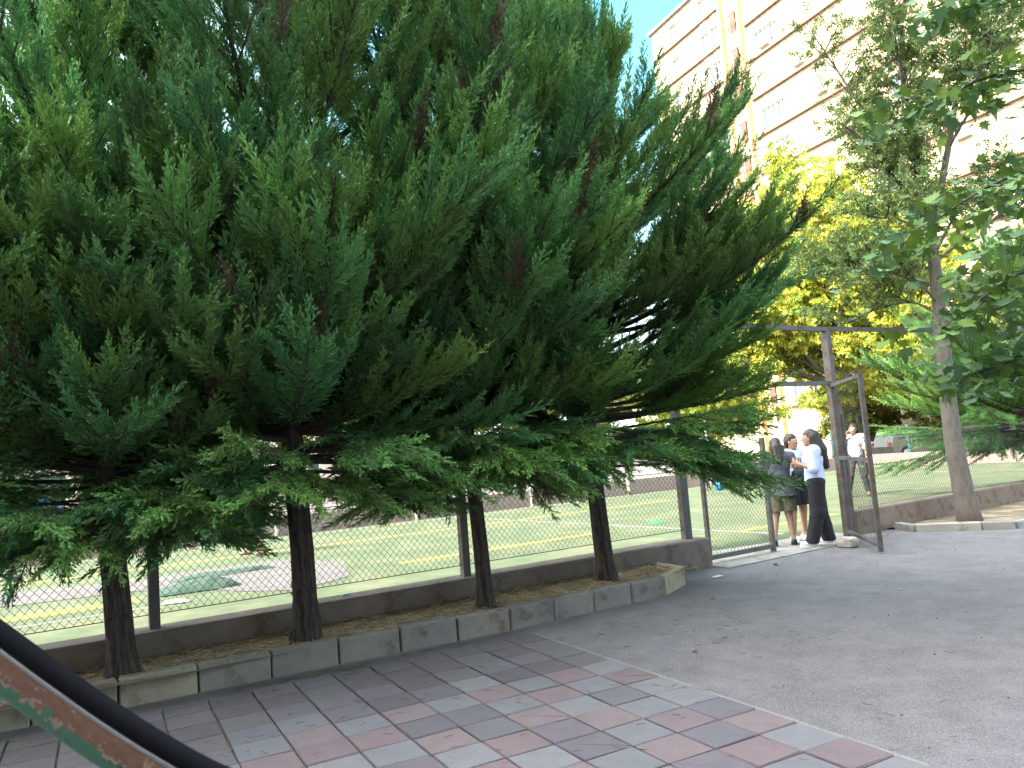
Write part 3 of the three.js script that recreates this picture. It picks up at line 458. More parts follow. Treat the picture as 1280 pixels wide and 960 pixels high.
// rounded crowns farther off
function crownTree(name, label, x, z, H, R, y0, o) {
  const r = rng(o.seed), limbs = [{ pts: [[0, 0, 0], [0.1, y0 * 0.5, 0.05], [0, y0, 0], [0.1, lerp(y0, H, 0.4), 0]], r0: H * 0.022, r1: H * 0.012, bare: true }], n = o.limbs ?? 16;
  for (let i = 0; i < n; i++) { const a = i * 2.4 + r(), e = Math.acos(1 - 1.55 * (i + 0.5) / n), h = lerp(y0, H, 0.38), q = R * (0.8 + 0.3 * r()); const end = [Math.sin(e) * Math.cos(a) * q, h + Math.cos(e) * (H - h) * (0.85 + 0.2 * r()), Math.sin(e) * Math.sin(a) * q], b = [end[0] * 0.3, lerp(y0, end[1], 0.35) , end[2] * 0.3]; limbs.push({ pts: [[0, y0 + r() * (h - y0) * 0.8, 0], b, [end[0] * 0.7 + (r() - 0.5), lerp(b[1], end[1], 0.6), end[2] * 0.7], end], r0: H * 0.008, r1: 0.015, from: 0.3 }); }
  return broadleaf(name, label, 'tree', [x, 0, z], limbs, { geo: twigWide, len: R * 0.42, side: 3.4, twigs: 6.2, tw: 0.02, ...o });
}
const yellow = toneOf([0.17, 0.26, 0.022], [0.46, 0.42, 0.05]), sunGreen = toneOf([0.10, 0.15, 0.025], [0.24, 0.25, 0.04]);
crownTree('yellow_tree', 'big yellow-green sunlit tree behind the gate, between cypress row and grey trunk', 15.6, -37.5, 14.6, 5.2, 4, { seed: 81, size: 0.34, limbs: 26, tone: yellow });
{ let i = 0; for (const [s, t, H, R, y0, lab] of [
  [43, -28.5, 8.5, 3.6, 2.4, 'yellow-green tree behind the olive parked car at the far end of the court'], [45.5, -23.5, 8.5, 3.5, 2.4, 'broad yellowish tree right of the grey trunk, beyond the far end wall'], [44.2, -21.5, 4.6, 3.0, 0.5, 'low bushy green tree behind the brown parked car'], [45.5, -29.8, 4.4, 2.8, 0.4, 'low bushy green tree behind the olive parked car'], [27, -25.5, 6.5, 3.0, 1.6, 'low sunlit tree behind the back wall, left of the yellow tree'],
  [19, -27, 7.5, 3.4, 2, 'green tree behind the back wall, seen past the rightmost cypress'], [11, -28, 8.5, 3.6, 2, 'sunlit tree behind the back wall, seen between third and rightmost cypress'], [4, -29, 7, 3.4, 2, 'sunlit tree behind the back wall, seen between second and third cypress'], [-4, -30, 8, 3.6, 2, 'tree behind the back wall, seen between first and second cypress'], [-12, -30, 8, 3.8, 2, 'tree behind the back wall at far left, behind the first cypress']])
  { const [x, z] = F(s, t); crownTree('court_tree', lab, x, z, H, R, y0, { seed: 900 + i++, size: 0.32, limbs: 16, tone: i === 3 || i === 4 ? sunGreen : i < 6 ? yellow : sunGreen }); } }
// plane tree at the right edge: large lobed leaves, each its own mesh
{
  const o = [5.95, 0, -5.4], r = rng(55), T = thing('plane_tree', 'tree at the right edge with large drooping lobed green leaves', 'tree', o);
  const leafGeo = (k) => { const q = rng(200 + k), s = new THREE.Shape(), lob = [[0, -0.02], [0.1, 0.02], [0.3, -0.06], [0.24, 0.1], [0.48, 0.2], [0.27, 0.26], [0.34, 0.52], [0.14, 0.46], [0, 0.86]]; const pts = lob.map(([x, y]) => [x * (0.9 + 0.25 * q()), y * (0.92 + 0.16 * q())]); s.moveTo(pts[0][0], pts[0][1]); for (let i = 1; i < 9; i++) s.lineTo(pts[i][0], pts[i][1]); for (let i = 7; i > 0; i--) s.lineTo(-pts[i][0] * (0.9 + 0.2 * q()), pts[i][1]); const g = new THREE.ShapeGeometry(s), p = g.attributes.position; for (let i = 0; i < p.count; i++) { const x = p.getX(i), y = p.getY(i); p.setZ(i, -1.1 * x * x - (0.25 + 0.5 * q()) * y * y + 0.3 * Math.abs(x)); } g.computeVertexNormals(); g.scale(0.165, 0.165, 0.165); return g; };
  const geos = [0, 1, 2, 3, 4].map(leafGeo), mats = [[0.10, 0.18, 0.05], [0.13, 0.21, 0.045], [0.16, 0.25, 0.05], [0.085, 0.15, 0.06], [0.10, 0.19, 0.085]].map((c) => { const m = leafMat(0.6, 0.45); m.color.setRGB(c[0] * 1.25, c[1] * 1.25, c[2] * 1.2); return m; });
  mesh('trunk', tube([V3(0, 0, 0), V3(0.05, 1.5, 0), V3(0, 3, -0.05), V3(0.1, 5.2, 0)], [0.2, 0.16, 0.14, 0.08], 12, true, 0.05), matBarkGrey, T);
  const B = [[[0, 2.4, 0], [-1.0, 2.9, -0.2], [-1.9, 2.75, -0.45], [-2.55, 2.35, -0.6]], [[0, 2.9, 0], [-0.9, 3.5, -0.3], [-1.8, 3.55, -0.6], [-2.75, 3.05, -0.8]], [[0, 3.3, 0], [-0.8, 4.2, -0.4], [-1.7, 4.45, -0.7], [-2.5, 4.2, -0.9]], [[0, 2.1, 0], [-0.9, 2.35, -0.5], [-1.6, 2.15, -0.8], [-2.3, 1.95, -1.0]], [[0, 3.7, 0], [-0.7, 4.7, -0.2], [-1.5, 5.1, -0.4], [-2.3, 5.0, -0.6]], [[0, 3.1, 0], [-1.0, 3.5, 0.1], [-1.7, 3.3, 0.1], [-2.3, 2.8, 0.1]]];
  let n = 0; const F2 = new Scatter(geos[0], (() => { const m = leafMat(0.6, 0.35); return m; })());
  for (const b of B) {
    const c = new THREE.CatmullRomCurve3(b.map((q) => V3(...q))), pts = c.getPoints(12); mesh('bough', tube(pts, pts.map((_, k) => lerp(0.03, 0.006, k / 12)), 6, false), matBarkGrey, T);
    for (let k = 0; k < 49 && n < 295; k++) { const t = lerp(0.56, 1.03, (k + r()) / 49), p = c.getPoint(t), a = r() * 6.28, l = 0.06 + 0.36 * r(); p.add(V3(Math.cos(a) * l, (r() - 0.55) * 1.0 * l - 0.03, Math.sin(a) * l)); const m = mesh('leaf', geos[n % 5], mats[Math.floor(r() * 5)], T); m.position.copy(p); m.rotation.set(-2.5 + (r() - 0.5) * 1.0, (r() - 0.5) * 2.4, (r() - 0.5) * 0.9, 'YXZ'); const sc = 0.65 + 0.55 * r(); m.scale.set(sc, sc, sc); n++; }
    for (let k = 0; k < 170; k++) { const t = lerp(0.45, 1.0, r()), p = c.getPoint(t), a = r() * 6.28, l = 0.06 + 0.5 * r(); p.add(V3(Math.cos(a) * l, (r() - 0.5) * l * 1.1, Math.sin(a) * l - 0.12)); const q = mats[Math.floor(r() * 5)].color; F2.add(p, V3((r() - 0.5) * 1.3, -0.75, 0.3 + r() * 0.6), (r() - 0.5) * 1.6, 0.6 + 0.55 * r(), q.clone()); }
  }
  F2.build('foliage', T);
}
// kerb round the grey trunk
{
  const bed = structGroup('tree_bed'), r = rng(66), mats = [concTint(0.3, 0.29, 0.29), concTint(0.34, 0.31, 0.27), concTint(0.27, 0.245, 0.22)], path = [[5.98, -12.5], [6.02, -12.02], [6.83, -11.68], [7.25, -11.55], [7.95, -11.95], [8.9, -12.7], [10.5, -13.7]];
  for (let i = 0; i < path.length - 1; i++) { const [x0, z0] = path[i], [x1, z1] = path[i + 1], l = Math.hypot(x1 - x0, z1 - z0), m = mesh('kerb_stone', block(l - 0.012, 0.11 + r() * 0.015, 0.12, 0.015, 0.008, r), mats[i % 3], bed); m.position.set((x0 + x1) / 2, 0, (z0 + z1) / 2); m.rotation.y = Math.atan2(-(z1 - z0), x1 - x0); }
  mesh('soil', sheet([...path.map(([x, z]) => [x, z - 0.02]), F(18, -7.42), F(11.6, -7.42)], 0.035), matSoil, bed);
}

// ------------------------------------------------------------------ people
function surfaceNets(f, lo, hi, cell) {
  const nx = Math.ceil((hi[0] - lo[0]) / cell) + 1, ny = Math.ceil((hi[1] - lo[1]) / cell) + 1, nz = Math.ceil((hi[2] - lo[2]) / cell) + 1, v = new Float32Array(nx * ny * nz), id = (i, j, k) => i + nx * (j + ny * k);
  for (let k = 0; k < nz; k++) for (let j = 0; j < ny; j++) for (let i = 0; i < nx; i++) v[id(i, j, k)] = f(lo[0] + i * cell, lo[1] + j * cell, lo[2] + k * cell);
  const map = new Int32Array(nx * ny * nz).fill(-1), pos = [], idx = [];
  for (let k = 0; k < nz - 1; k++) for (let j = 0; j < ny - 1; j++) for (let i = 0; i < nx - 1; i++) {
    let m = 0, sx = 0, sy = 0, sz = 0; const c = [];
    for (let q = 0; q < 8; q++) c.push(v[id(i + (q & 1), j + ((q >> 1) & 1), k + (q >> 2))]);
    const e = (a, b) => { if ((c[a] < 0) !== (c[b] < 0)) { const t = c[a] / (c[a] - c[b]); sx += lerp(a & 1, b & 1, t); sy += lerp((a >> 1) & 1, (b >> 1) & 1, t); sz += lerp(a >> 2, b >> 2, t); m++; } };
    e(0, 1); e(2, 3); e(4, 5); e(6, 7); e(0, 2); e(1, 3); e(4, 6); e(5, 7); e(0, 4); e(1, 5); e(2, 6); e(3, 7);
    if (m) { map[id(i, j, k)] = pos.length / 3; pos.push(lo[0] + (i + sx / m) * cell, lo[1] + (j + sy / m) * cell, lo[2] + (k + sz / m) * cell); }
  }
  const quad = (a, b, c, d, flip) => { if (a < 0 || b < 0 || c < 0 || d < 0) return; flip ? idx.push(a, c, b, a, d, c) : idx.push(a, b, c, a, c, d); };
  for (let k = 1; k < nz - 1; k++) for (let j = 1; j < ny - 1; j++) for (let i = 1; i < nx - 1; i++) {
    const a = v[id(i, j, k)] < 0;
    if (a !== v[id(i + 1, j, k)] < 0) quad(map[id(i, j - 1, k - 1)], map[id(i, j, k - 1)], map[id(i, j, k)], map[id(i, j - 1, k)], !a);
    if (a !== v[id(i, j + 1, k)] < 0) quad(map[id(i - 1, j, k - 1)], map[id(i - 1, j, k)], map[id(i, j, k)], map[id(i, j, k - 1)], !a);
    if (a !== v[id(i, j, k + 1)] < 0) quad(map[id(i - 1, j - 1, k)], map[id(i, j - 1, k)], map[id(i, j, k)], map[id(i - 1, j, k)], !a);
  }
  const g = new THREE.BufferGeometry(); g.setAttribute('position', new THREE.Float32BufferAttribute(pos, 3)); g.setIndex(idx); g.computeVertexNormals(); return metreUV(g);
}
const smin = (a, b, k) => { const h = Math.max(k - Math.abs(a - b), 0) / k; return Math.min(a, b) - h * h * k * 0.25; };
// tapered capsule between joints; kz > 1 flattens it front to back
function cone(a, b, ra, rb, kz = 1) {
  const bx = b[0] - a[0], by = b[1] - a[1], bz = (b[2] - a[2]) * kz, L2 = bx * bx + by * by + bz * bz || 1e-9;
  return (x, y, z) => { const px = x - a[0], py = y - a[1], pz = (z - a[2]) * kz, h = clamp((px * bx + py * by + pz * bz) / L2, 0, 1), dx = px - bx * h, dy = py - by * h, dz = pz - bz * h; return (Math.sqrt(dx * dx + dy * dy + dz * dz) - lerp(ra, rb, h)) / (kz > 1 ? 1 + (kz - 1) * 0.35 : 1); };
}
const ell = (c, r) => (x, y, z) => { const a = (x - c[0]) / r[0], b = (y - c[1]) / r[1], d = (z - c[2]) / r[2], k = Math.sqrt(a * a + b * b + d * d); return (k - 1) * Math.min(...r); };
const union = (fs, k) => (x, y, z) => { let d = 9; for (const f of fs) d = smin(d, f(x, y, z), k); return d; };
const mix3 = (a, b, t) => a.map((v, i) => lerp(v, b[i], t));
function boundsOf(pts, pad) { const lo = [9, 9, 9], hi = [-9, -9, -9]; for (const p of pts) for (let i = 0; i < 3; i++) { lo[i] = Math.min(lo[i], p[i] - pad); hi[i] = Math.max(hi[i], p[i] + pad); } return [lo, hi]; }
function handGeo(w, d, n, size, curl, side) { // w wrist, d pointing direction, n palm normal
  const D = V3(...d).normalize(), N = V3(...n).addScaledVector(D, -V3(...n).dot(D)).normalize(), S = D.clone().cross(N).multiplyScalar(side), o = V3(...w), at = (a, b, c) => { const p = o.clone().addScaledVector(D, a * size).addScaledVector(S, b * size).addScaledVector(N, c * size); return [p.x, p.y, p.z]; };
  const fs = [cone(at(-0.03, 0, 0), at(0.03, 0, 0), 0.026 * size, 0.024 * size)], pts = [at(-0.03, 0, 0)];
  for (const b of [-0.026, -0.008, 0.01, 0.026]) fs.push(cone(at(0.01, b * 0.5, 0), at(0.082, b, 0), 0.015 * size, 0.0115 * size));
  const chain = (p0, dir0, lens, rad, c, ax) => { let p = p0, a = 0.12; const dir = dir0; for (let i = 0; i < lens.length; i++) { a += c * (i ? 1 : 0.6); const q = [p[0] + lens[i] * (dir[0] * Math.cos(a)), p[1] + lens[i] * dir[1], p[2] + lens[i] * Math.sin(a)]; fs.push(cone(at(...p), at(...q), rad * size * (1 - i * 0.1), rad * size * (0.9 - i * 0.1))); pts.push(at(...q)); p = q; } };
  [[-0.029, 0.9, 0.0076], [-0.010, 1.06, 0.0084], [0.010, 1.0, 0.0084], [0.028, 0.78, 0.0074]].forEach(([b, l, r], i) => chain([0.084, b, 0], [1, b * 1.6, 0], [0.04 * l, 0.026 * l, 0.02 * l], r, curl + i * 0.05));
  chain([0.02, -0.022, 0.004], [0.72, -0.62, 0], [0.036, 0.028, 0.022], 0.0095, curl * 0.5);
  const [lo, hi] = boundsOf(pts, 0.035); return surfaceNets(union(fs, 0.008), lo, hi, 0.0042);
}
const clothTex = tex(256, (u, v) => { const b = nC(u, v), g = grain(), k = 0.92 + 0.16 * (b - 0.5) + 0.1 * (g - 0.5), f = nA(u, v * 0.6); return [k, k, k, 0.75 * f + 0.25 * b]; }, 2.2);
const cloth = (r, g, b) => MT(clothTex, 0.92, 0.02, { color: lin(r, g, b) });
const skinMat = (r, g, b) => M(r, g, b, 0.6), matHair = M(0.022, 0.013, 0.01, 0.5);
function person(label, pos, turn, o) {
  const T = thing('person', label, 'person', pos, turn), sc = o.h / 1.65; T.scale.set(sc, sc, sc);
  const J = Object.assign({ head: [0, 1.535, 0.02], neck: [0, 1.39, -0.01], chest: [0, 1.24, 0], waist: [0, 1.05, 0], pelvis: [0, 0.93, 0], sL: [0.165, 1.345, -0.01], sR: [-0.165, 1.345, -0.01], eL: [0.215, 1.08, -0.03], eR: [-0.215, 1.08, -0.03], wL: [0.23, 0.86, 0.03], wR: [-0.23, 0.86, 0.03], hL: [0.085, 0.89, 0], hR: [-0.085, 0.89, 0], kL: [0.095, 0.49, 0.02], kR: [-0.095, 0.49, 0.02], aL: [0.1, 0.085, -0.02], aR: [-0.1, 0.085, -0.02], tL: null, tR: null }, o.J || {});
  const fw = o.foot ?? [0.02, 0.14]; J.tL ??= [J.aL[0] + fw[0], J.aL[1] - 0.045, J.aL[2] + fw[1]]; J.tR ??= [J.aR[0] - fw[0], J.aR[1] - 0.045, J.aR[2] + fw[1]];
  const b = o.build ?? 1, torso = (e) => [cone(J.pelvis, J.waist, 0.138 * b + e, 0.118 * b + e, 1.3), cone(J.waist, J.chest, 0.118 * b + e, 0.136 * b + e, 1.35), cone(J.chest, mix3(J.chest, J.neck, 0.55), 0.136 * b + e, 0.1 + e, 1.4), cone(J.sL, J.sR, 0.052 + e, 0.052 + e)];
  const arm = (s, e, t = 1) => { const S = J['s' + s], E = J['e' + s], Wr = J['w' + s]; return t <= 1 ? [cone(S, mix3(S, E, t), 0.05 * b + e, lerp(0.05, 0.038, t) * b + e)] : [cone(S, E, 0.05 * b + e, 0.038 * b + e), cone(E, mix3(E, Wr, t - 1), 0.038 * b + e, lerp(0.038, 0.026, t - 1) + e)]; };
  const leg = (s, e, t = 2, fl = 0) => { const Hh = J['h' + s], K = J['k' + s], A = J['a' + s]; return t <= 1 ? [cone(Hh, mix3(Hh, K, t), 0.088 * b + e, lerp(0.088, 0.058, t) * b + e + fl)] : [cone(Hh, K, 0.088 * b + e, 0.058 * b + e + fl * 0.5), cone(K, mix3(K, A, t - 1), 0.058 * b + e + fl * 0.5, lerp(0.058, 0.036, t - 1) * b + e + fl)]; };
  const all = Object.values(J).filter(Boolean), [lo, hi] = boundsOf(all, 0.2);
  // head frame
  const hq = new THREE.Quaternion().setFromEuler(new THREE.Euler(o.look?.[1] ?? 0, o.look?.[0] ?? 0, o.look?.[2] ?? 0, 'YXZ')), hi4 = hq.clone().invert(), hv = V3(), hp = (f) => (x, y, z) => { hv.set(x - J.head[0], y - J.head[1], z - J.head[2]).applyQuaternion(hi4); return f(hv.x, hv.y, hv.z); };
  const face = union([ell([0, 0.025, -0.012], [0.074, 0.09, 0.092]), ell([0, -0.035, 0.02], [0.058, 0.075, 0.066]), cone([0, -0.085, 0.052], [0, -0.08, 0.05], 0.026, 0.026)], 0.035), nose = cone([0, 0.012, 0.078], [0, -0.022, 0.1], 0.007, 0.0125), lips = cone([-0.014, -0.053, 0.076], [0.014, -0.053, 0.076], 0.0085, 0.0085), brow = cone([-0.035, 0.03, 0.072], [0.035, 0.03, 0.072], 0.009, 0.009), ears = [ell([0.076, -0.005, -0.008], [0.01, 0.03, 0.018]), ell([-0.076, -0.005, -0.008], [0.01, 0.03, 0.018])], sock = [ell([0.031, 0.008, 0.09], [0.016, 0.011, 0.014]), ell([-0.031, 0.008, 0.09], [0.016, 0.011, 0.014])];
  const headF = (x, y, z) => { let d = smin(face(x, y, z), nose(x, y, z), 0.014); d = smin(d, lips(x, y, z), 0.008); d = smin(d, brow(x, y, z), 0.016); for (const e of ears) d = smin(d, e(x, y, z), 0.008); for (const s of sock) d = Math.max(d, -s(x, y, z) - 0.002); return d; };
  const skin = union([...torso(0), cone(J.neck, mix3(J.neck, J.head, 0.55), 0.054, 0.05), ...arm('L', 0, 2), ...arm('R', 0, 2), ...leg('L', 0), ...leg('R', 0), cone(J.aL, J.tL, 0.038, 0.03), cone(J.aR, J.tR, 0.038, 0.03)], 0.03);
  const H = J.head, geos = [surfaceNets(skin, lo, hi, 0.013), surfaceNets(hp(headF), [H[0] - 0.15, H[1] - 0.16, H[2] - 0.15], [H[0] + 0.15, H[1] + 0.16, H[2] + 0.15], 0.0058)];
  for (const s of ['L', 'R']) { const E = J['e' + s], Wr = J['w' + s], d = [0, 1, 2].map((i) => Wr[i] - E[i]), hd = o['hand' + s] ?? {}; geos.push(handGeo(Wr, hd.d ?? d, hd.n ?? [s === 'L' ? -1 : 1, 0, 0.15], 0.98, hd.curl ?? 0.3, s === 'L' ? 1 : -1)); }
  const sm = skinMat(...(o.skin ?? [0.36, 0.2, 0.13])), body = mesh('body', mergeGeometries(geos), sm, T);
  for (const s of [-1, 1]) { const p = V3(s * 0.031, 0.008, 0.077).applyQuaternion(hq).add(V3(...H)); const e = mesh('eye', new THREE.SphereGeometry(0.0115, 10, 8), M(0.75, 0.73, 0.7, 0.3), body); e.position.copy(p); const ip = V3(s * 0.031, 0.008, 0.086).applyQuaternion(hq).add(V3(...H)).sub(p); const ir = mesh('iris', new THREE.SphereGeometry(0.0058, 8, 6), M(0.03, 0.015, 0.01, 0.3), body); ir.position.copy(p).add(ip.multiplyScalar(0.85)); }
  // hair: a cap over the skull and, if long, locks that fall from it
  { const cap = ell([0, 0.038, -0.022], [0.084, 0.096, 0.098]), cut = (x, y, z) => -(z + 0.02 - 0.065 + Math.max(0, y - 0.055) * -0.9); const fs = [hp((x, y, z) => Math.max(cap(x, y, z), z > 0.02 ? Math.max(0.058 - y - (z - 0.02) * 0.2, -1) * 0.7 : -1, -0.055 - y - (z < -0.01 ? 0.04 : 0)))]; const pts = [[H[0], H[1], H[2]]];
    for (const [a, c, ra, rb] of o.locks ?? []) { fs.push(cone(a, c, ra, rb, 1.0)); pts.push(a, c); }
    const [l, h] = boundsOf(pts, 0.16); mesh('hair', surfaceNets(union(fs, 0.03), l, h, 0.0085), matHair, T); }
  // clothes
  const garment = (name, f, m, cell = 0.011) => mesh(name, surfaceNets(f, lo, hi, cell), m, T);
  const fold = (x, y, z, k) => k * (Math.sin(x * 37 + y * 19 + z * 23) * 0.5 + Math.sin(y * 41 - x * 15 + z * 11) * 0.35 + Math.sin(y * 13 + z * 29) * 0.4);
  if (o.top) { const t = o.top, base = union([...torso(t.loose), ...arm('L', t.loose * 0.9 + 0.004, t.sleeve), ...arm('R', t.loose * 0.9 + 0.004, t.sleeve), ...(t.skirt ? [cone(J.waist, [J.pelvis[0], t.hem - 0.02, J.pelvis[2]], 0.13, t.skirt, 1.2)] : [])], 0.035), nk = ell([J.neck[0], J.neck[1] + 0.045, J.neck[2] + 0.02], [0.078, 0.05, 0.075]); const f = (x, y, z) => Math.max(base(x, y, z) + fold(x, y, z, 0.004), t.hem + 0.012 * Math.sin(x * 9 + z * 7) - y, -nk(x, y, z)); const sh = garment(t.name ?? 'shirt', f, t.mat);
    if (t.print) { // ink printed on the chest, following the cloth
      const g = new THREE.PlaneGeometry(0.2, 0.2, 14, 14), p = g.attributes.position; for (let i = 0; i < p.count; i++) { const x = p.getX(i), y = 1.2 + p.getY(i); let z = 0.3; for (let q = 0; q < 60; q++) { const d = f(x, y, z); if (d < 0.001) break; z -= Math.max(0.001, d * 0.6); } p.setXYZ(i, x, y, z + 0.004); } g.computeVertexNormals(); mesh('shirt_print', g, t.print, sh); } }
  if (o.bottom) { const t = o.bottom, base = union([cone(J.pelvis, mix3(J.pelvis, J.waist, 0.5), 0.142 * b + t.loose, 0.128 * b + t.loose, 1.28), ...leg('L', t.loose, t.len, t.flare), ...leg('R', t.loose, t.len, t.flare)], 0.025); garment(t.name, (x, y, z) => Math.max(base(x, y, z) + fold(x, y, z, 0.004), t.cut - y, y - J.waist[1] + 0.02), t.mat); }
  for (const s of ['L', 'R']) { const A = J['a' + s], Q = J['t' + s], t = o.shoe, dx = Q[0] - A[0], dz = Q[2] - A[2], l = Math.hypot(dx, dz) || 1, ux = dx / l, uz = dz / l, fy = Q[1] - 0.04 + 0.004; const upper = union([cone([A[0] - ux * 0.03, fy + 0.05, A[2] - uz * 0.03], [Q[0], fy + 0.036, Q[2]], 0.044, 0.04), cone(A, [A[0], fy + 0.045, A[2]], t.high ?? 0.034, 0.044)], 0.02), [l2, h2] = boundsOf([A, Q, [A[0] - ux * 0.05, fy, A[2] - uz * 0.05]], 0.09);
    const sh = mesh('shoe', surfaceNets((x, y, z) => Math.max(upper(x, y, z), fy + 0.012 - y, y - A[1] - 0.012), l2, h2, 0.006), t.mat, T); mesh('sole', surfaceNets((x, y, z) => Math.max(upper(x, Math.max(y, fy + 0.03), z) - 0.005, fy - y, y - fy - 0.018), l2, h2, 0.0065), t.sole, sh); }
  return T;
}
const paleBlue = cloth(0.52, 0.58, 0.78), blackCloth = cloth(0.012, 0.012, 0.016), whiteShoe = M(0.68, 0.66, 0.64, 0.6), whiteSole = M(0.7, 0.7, 0.68, 0.7), darkShoe = M(0.02, 0.02, 0.022, 0.6);
const printMat = (() => { const c = document.createElement('canvas'); c.width = c.height = 128; const x = c.getContext('2d'); x.clearRect(0, 0, 128, 128); x.fillStyle = '#5a1420'; x.font = 'bold 62px serif'; x.textAlign = 'center'; x.fillText('TH', 62, 58); x.fillStyle = '#c8322a'; x.fillRect(44, 66, 52, 34); x.fillStyle = '#e8704a'; x.fillRect(54, 74, 30, 14); const t = new THREE.CanvasTexture(c); t.colorSpace = THREE.SRGBColorSpace; return new THREE.MeshStandardMaterial({ map: t, alphaTest: 0.5, roughness: 0.9, side: THREE.DoubleSide }); })();
person('person in dark grey tunic and olive shorts seen from behind at the gate', [3.9, 0.004, -11.62], Math.PI - 0.25, {
  h: 1.6, J: { head: [0.03, 1.52, 0.05], eL: [0.27, 1.12, 0.06], wL: [0.36, 0.98, 0.2], eR: [-0.29, 1.13, -0.06], wR: [-0.17, 1.03, 0.13], kL: [0.12, 0.49, 0.0], aL: [0.19, 0.1, -0.12], kR: [-0.07, 0.49, 0.02] }, look: [0.35, 0.15, 0.1],
  locks: [[[0.02, 1.5, -0.05], [0.0, 1.3, -0.11], 0.075, 0.06], [[0.09, 1.5, -0.0], [0.1, 1.32, -0.05], 0.035, 0.03], [[-0.07, 1.5, -0.01], [-0.08, 1.32, -0.06], 0.035, 0.03]],
  top: { name: 'tunic', loose: 0.022, sleeve: 1.5, hem: 0.76, skirt: 0.225, mat: cloth(0.075, 0.08, 0.10) }, bottom: { name: 'shorts', loose: 0.016, len: 0.9, flare: 0.05, cut: 0.52, mat: cloth(0.115, 0.105, 0.065) }, shoe: { mat: darkShoe, sole: darkShoe }, handL: { curl: 0.75 }, skin: [0.3, 0.18, 0.125] });
person('person in pale blue printed tee and black shorts standing in the gate gap', [4.27, 0.004, -12.06], 0.35, {
  h: 1.63, J: { kR: [-0.12, 0.49, 0.03], aR: [-0.17, 0.085, 0.05], kL: [0.1, 0.49, 0.0], eR: [-0.235, 1.08, -0.0], wR: [-0.23, 0.85, 0.08] }, look: [0.45, 0.1, 0],
  locks: [[[0.0, 1.55, -0.05], [0.0, 1.42, -0.08], 0.08, 0.06], [[0.075, 1.54, -0.02], [0.08, 1.43, -0.03], 0.03, 0.025], [[-0.075, 1.54, -0.02], [-0.08, 1.43, -0.03], 0.03, 0.025]],
  top: { loose: 0.026, sleeve: 0.92, hem: 0.85, mat: cloth(0.56, 0.62, 0.80), print: printMat }, bottom: { name: 'shorts', loose: 0.028, len: 0.9, flare: 0.03, cut: 0.55, mat: blackCloth }, shoe: { mat: whiteShoe, sole: whiteSole } });
person('woman with long dark hair, pale blue tee and wide black trousers by the gate', [4.3, 0.004, -11.32], -1.85, {
  h: 1.67, build: 1.12, J: { eL: [0.22, 1.1, 0.02], wL: [0.13, 1.18, 0.2], eR: [-0.21, 1.1, 0.03], wR: [-0.08, 1.14, 0.22], kL: [0.11, 0.49, 0.02], aL: [0.12, 0.085, 0.13], kR: [-0.1, 0.49, -0.03], aR: [-0.13, 0.085, -0.11] }, look: [-0.15, 0.05, 0], handL: { curl: 0.6, d: [-0.4, 0.3, 0.6], n: [-0.3, 0, -1] }, handR: { curl: 0.5 },
  locks: [[[0.0, 1.55, -0.045], [0.0, 1.36, -0.12], 0.09, 0.085], [[0.0, 1.36, -0.12], [-0.01, 1.12, -0.17], 0.085, 0.05], [[0.07, 1.55, -0.02], [0.1, 1.3, -0.08], 0.04, 0.045], [[-0.07, 1.55, -0.02], [-0.09, 1.3, -0.1], 0.04, 0.045]],
  top: { loose: 0.034, sleeve: 1.0, hem: 0.86, mat: paleBlue }, bottom: { name: 'trousers', loose: 0.024, len: 2, flare: 0.03, cut: 0.05, mat: blackCloth }, shoe: { mat: whiteShoe, sole: whiteSole } });
const checks = tex(128, (u, v) => { const a = Math.floor(u * 16) + Math.floor(v * 16), w = (a % 2) ^ (Math.floor(u * 8) % 2) ? 0.58 : 0.36; return [w * 0.92, w * 0.95, w * 1.1, 0.5]; }, 3);
person('man on the court in white checked shirt and dark jeans, hand at face', [8.35, 0.01, -19.15], -0.55, {
  h: 1.78, J: { eR: [-0.26, 1.16, 0.1], wR: [-0.13, 1.42, 0.17], hR: [-0.085, 0.89, 0], kR: [-0.15, 0.5, 0.08], aR: [-0.24, 0.085, 0.06], kL: [0.12, 0.49, -0.03], aL: [0.16, 0.085, -0.16] }, look: [0.1, 0.1, 0], handR: { curl: 0.55 },
  top: { loose: 0.026, sleeve: 0.95, hem: 0.84, mat: MT(checks, 0.9, 0.002) }, bottom: { name: 'jeans', loose: 0.016, len: 2, flare: 0.01, cut: 0.07, mat: cloth(0.05, 0.052, 0.065) }, shoe: { mat: M(0.16, 0.09, 0.06, 0.7), sole: darkShoe } });
person('runner in black shorts on the court, half hidden under the lower cypress branches', [-5.45, 0.01, -15.8], -1.3, {
  h: 1.72, J: { neck: [0, 1.38, 0.06], head: [0, 1.52, 0.1], chest: [0, 1.23, 0.04], kL: [0.1, 0.55, 0.24], aL: [0.1, 0.17, 0.12], tL: [0.1, 0.1, 0.25], kR: [-0.1, 0.48, 0.02], aR: [-0.1, 0.1, -0.14], tR: [-0.1, 0.045, -0.02], eL: [0.22, 1.12, -0.16], wL: [0.2, 1.02, 0.06], eR: [-0.22, 1.12, 0.12], wR: [-0.16, 1.2, 0.3] }, skin: [0.42, 0.2, 0.11],
  top: { loose: 0.02, sleeve: 0.9, hem: 0.86, mat: cloth(0.03, 0.03, 0.04) }, bottom: { name: 'shorts', loose: 0.03, len: 0.85, flare: 0.03, cut: 0.55, mat: blackCloth }, shoe: { mat: M(0.2, 0.13, 0.1, 0.7), sole: darkShoe } });

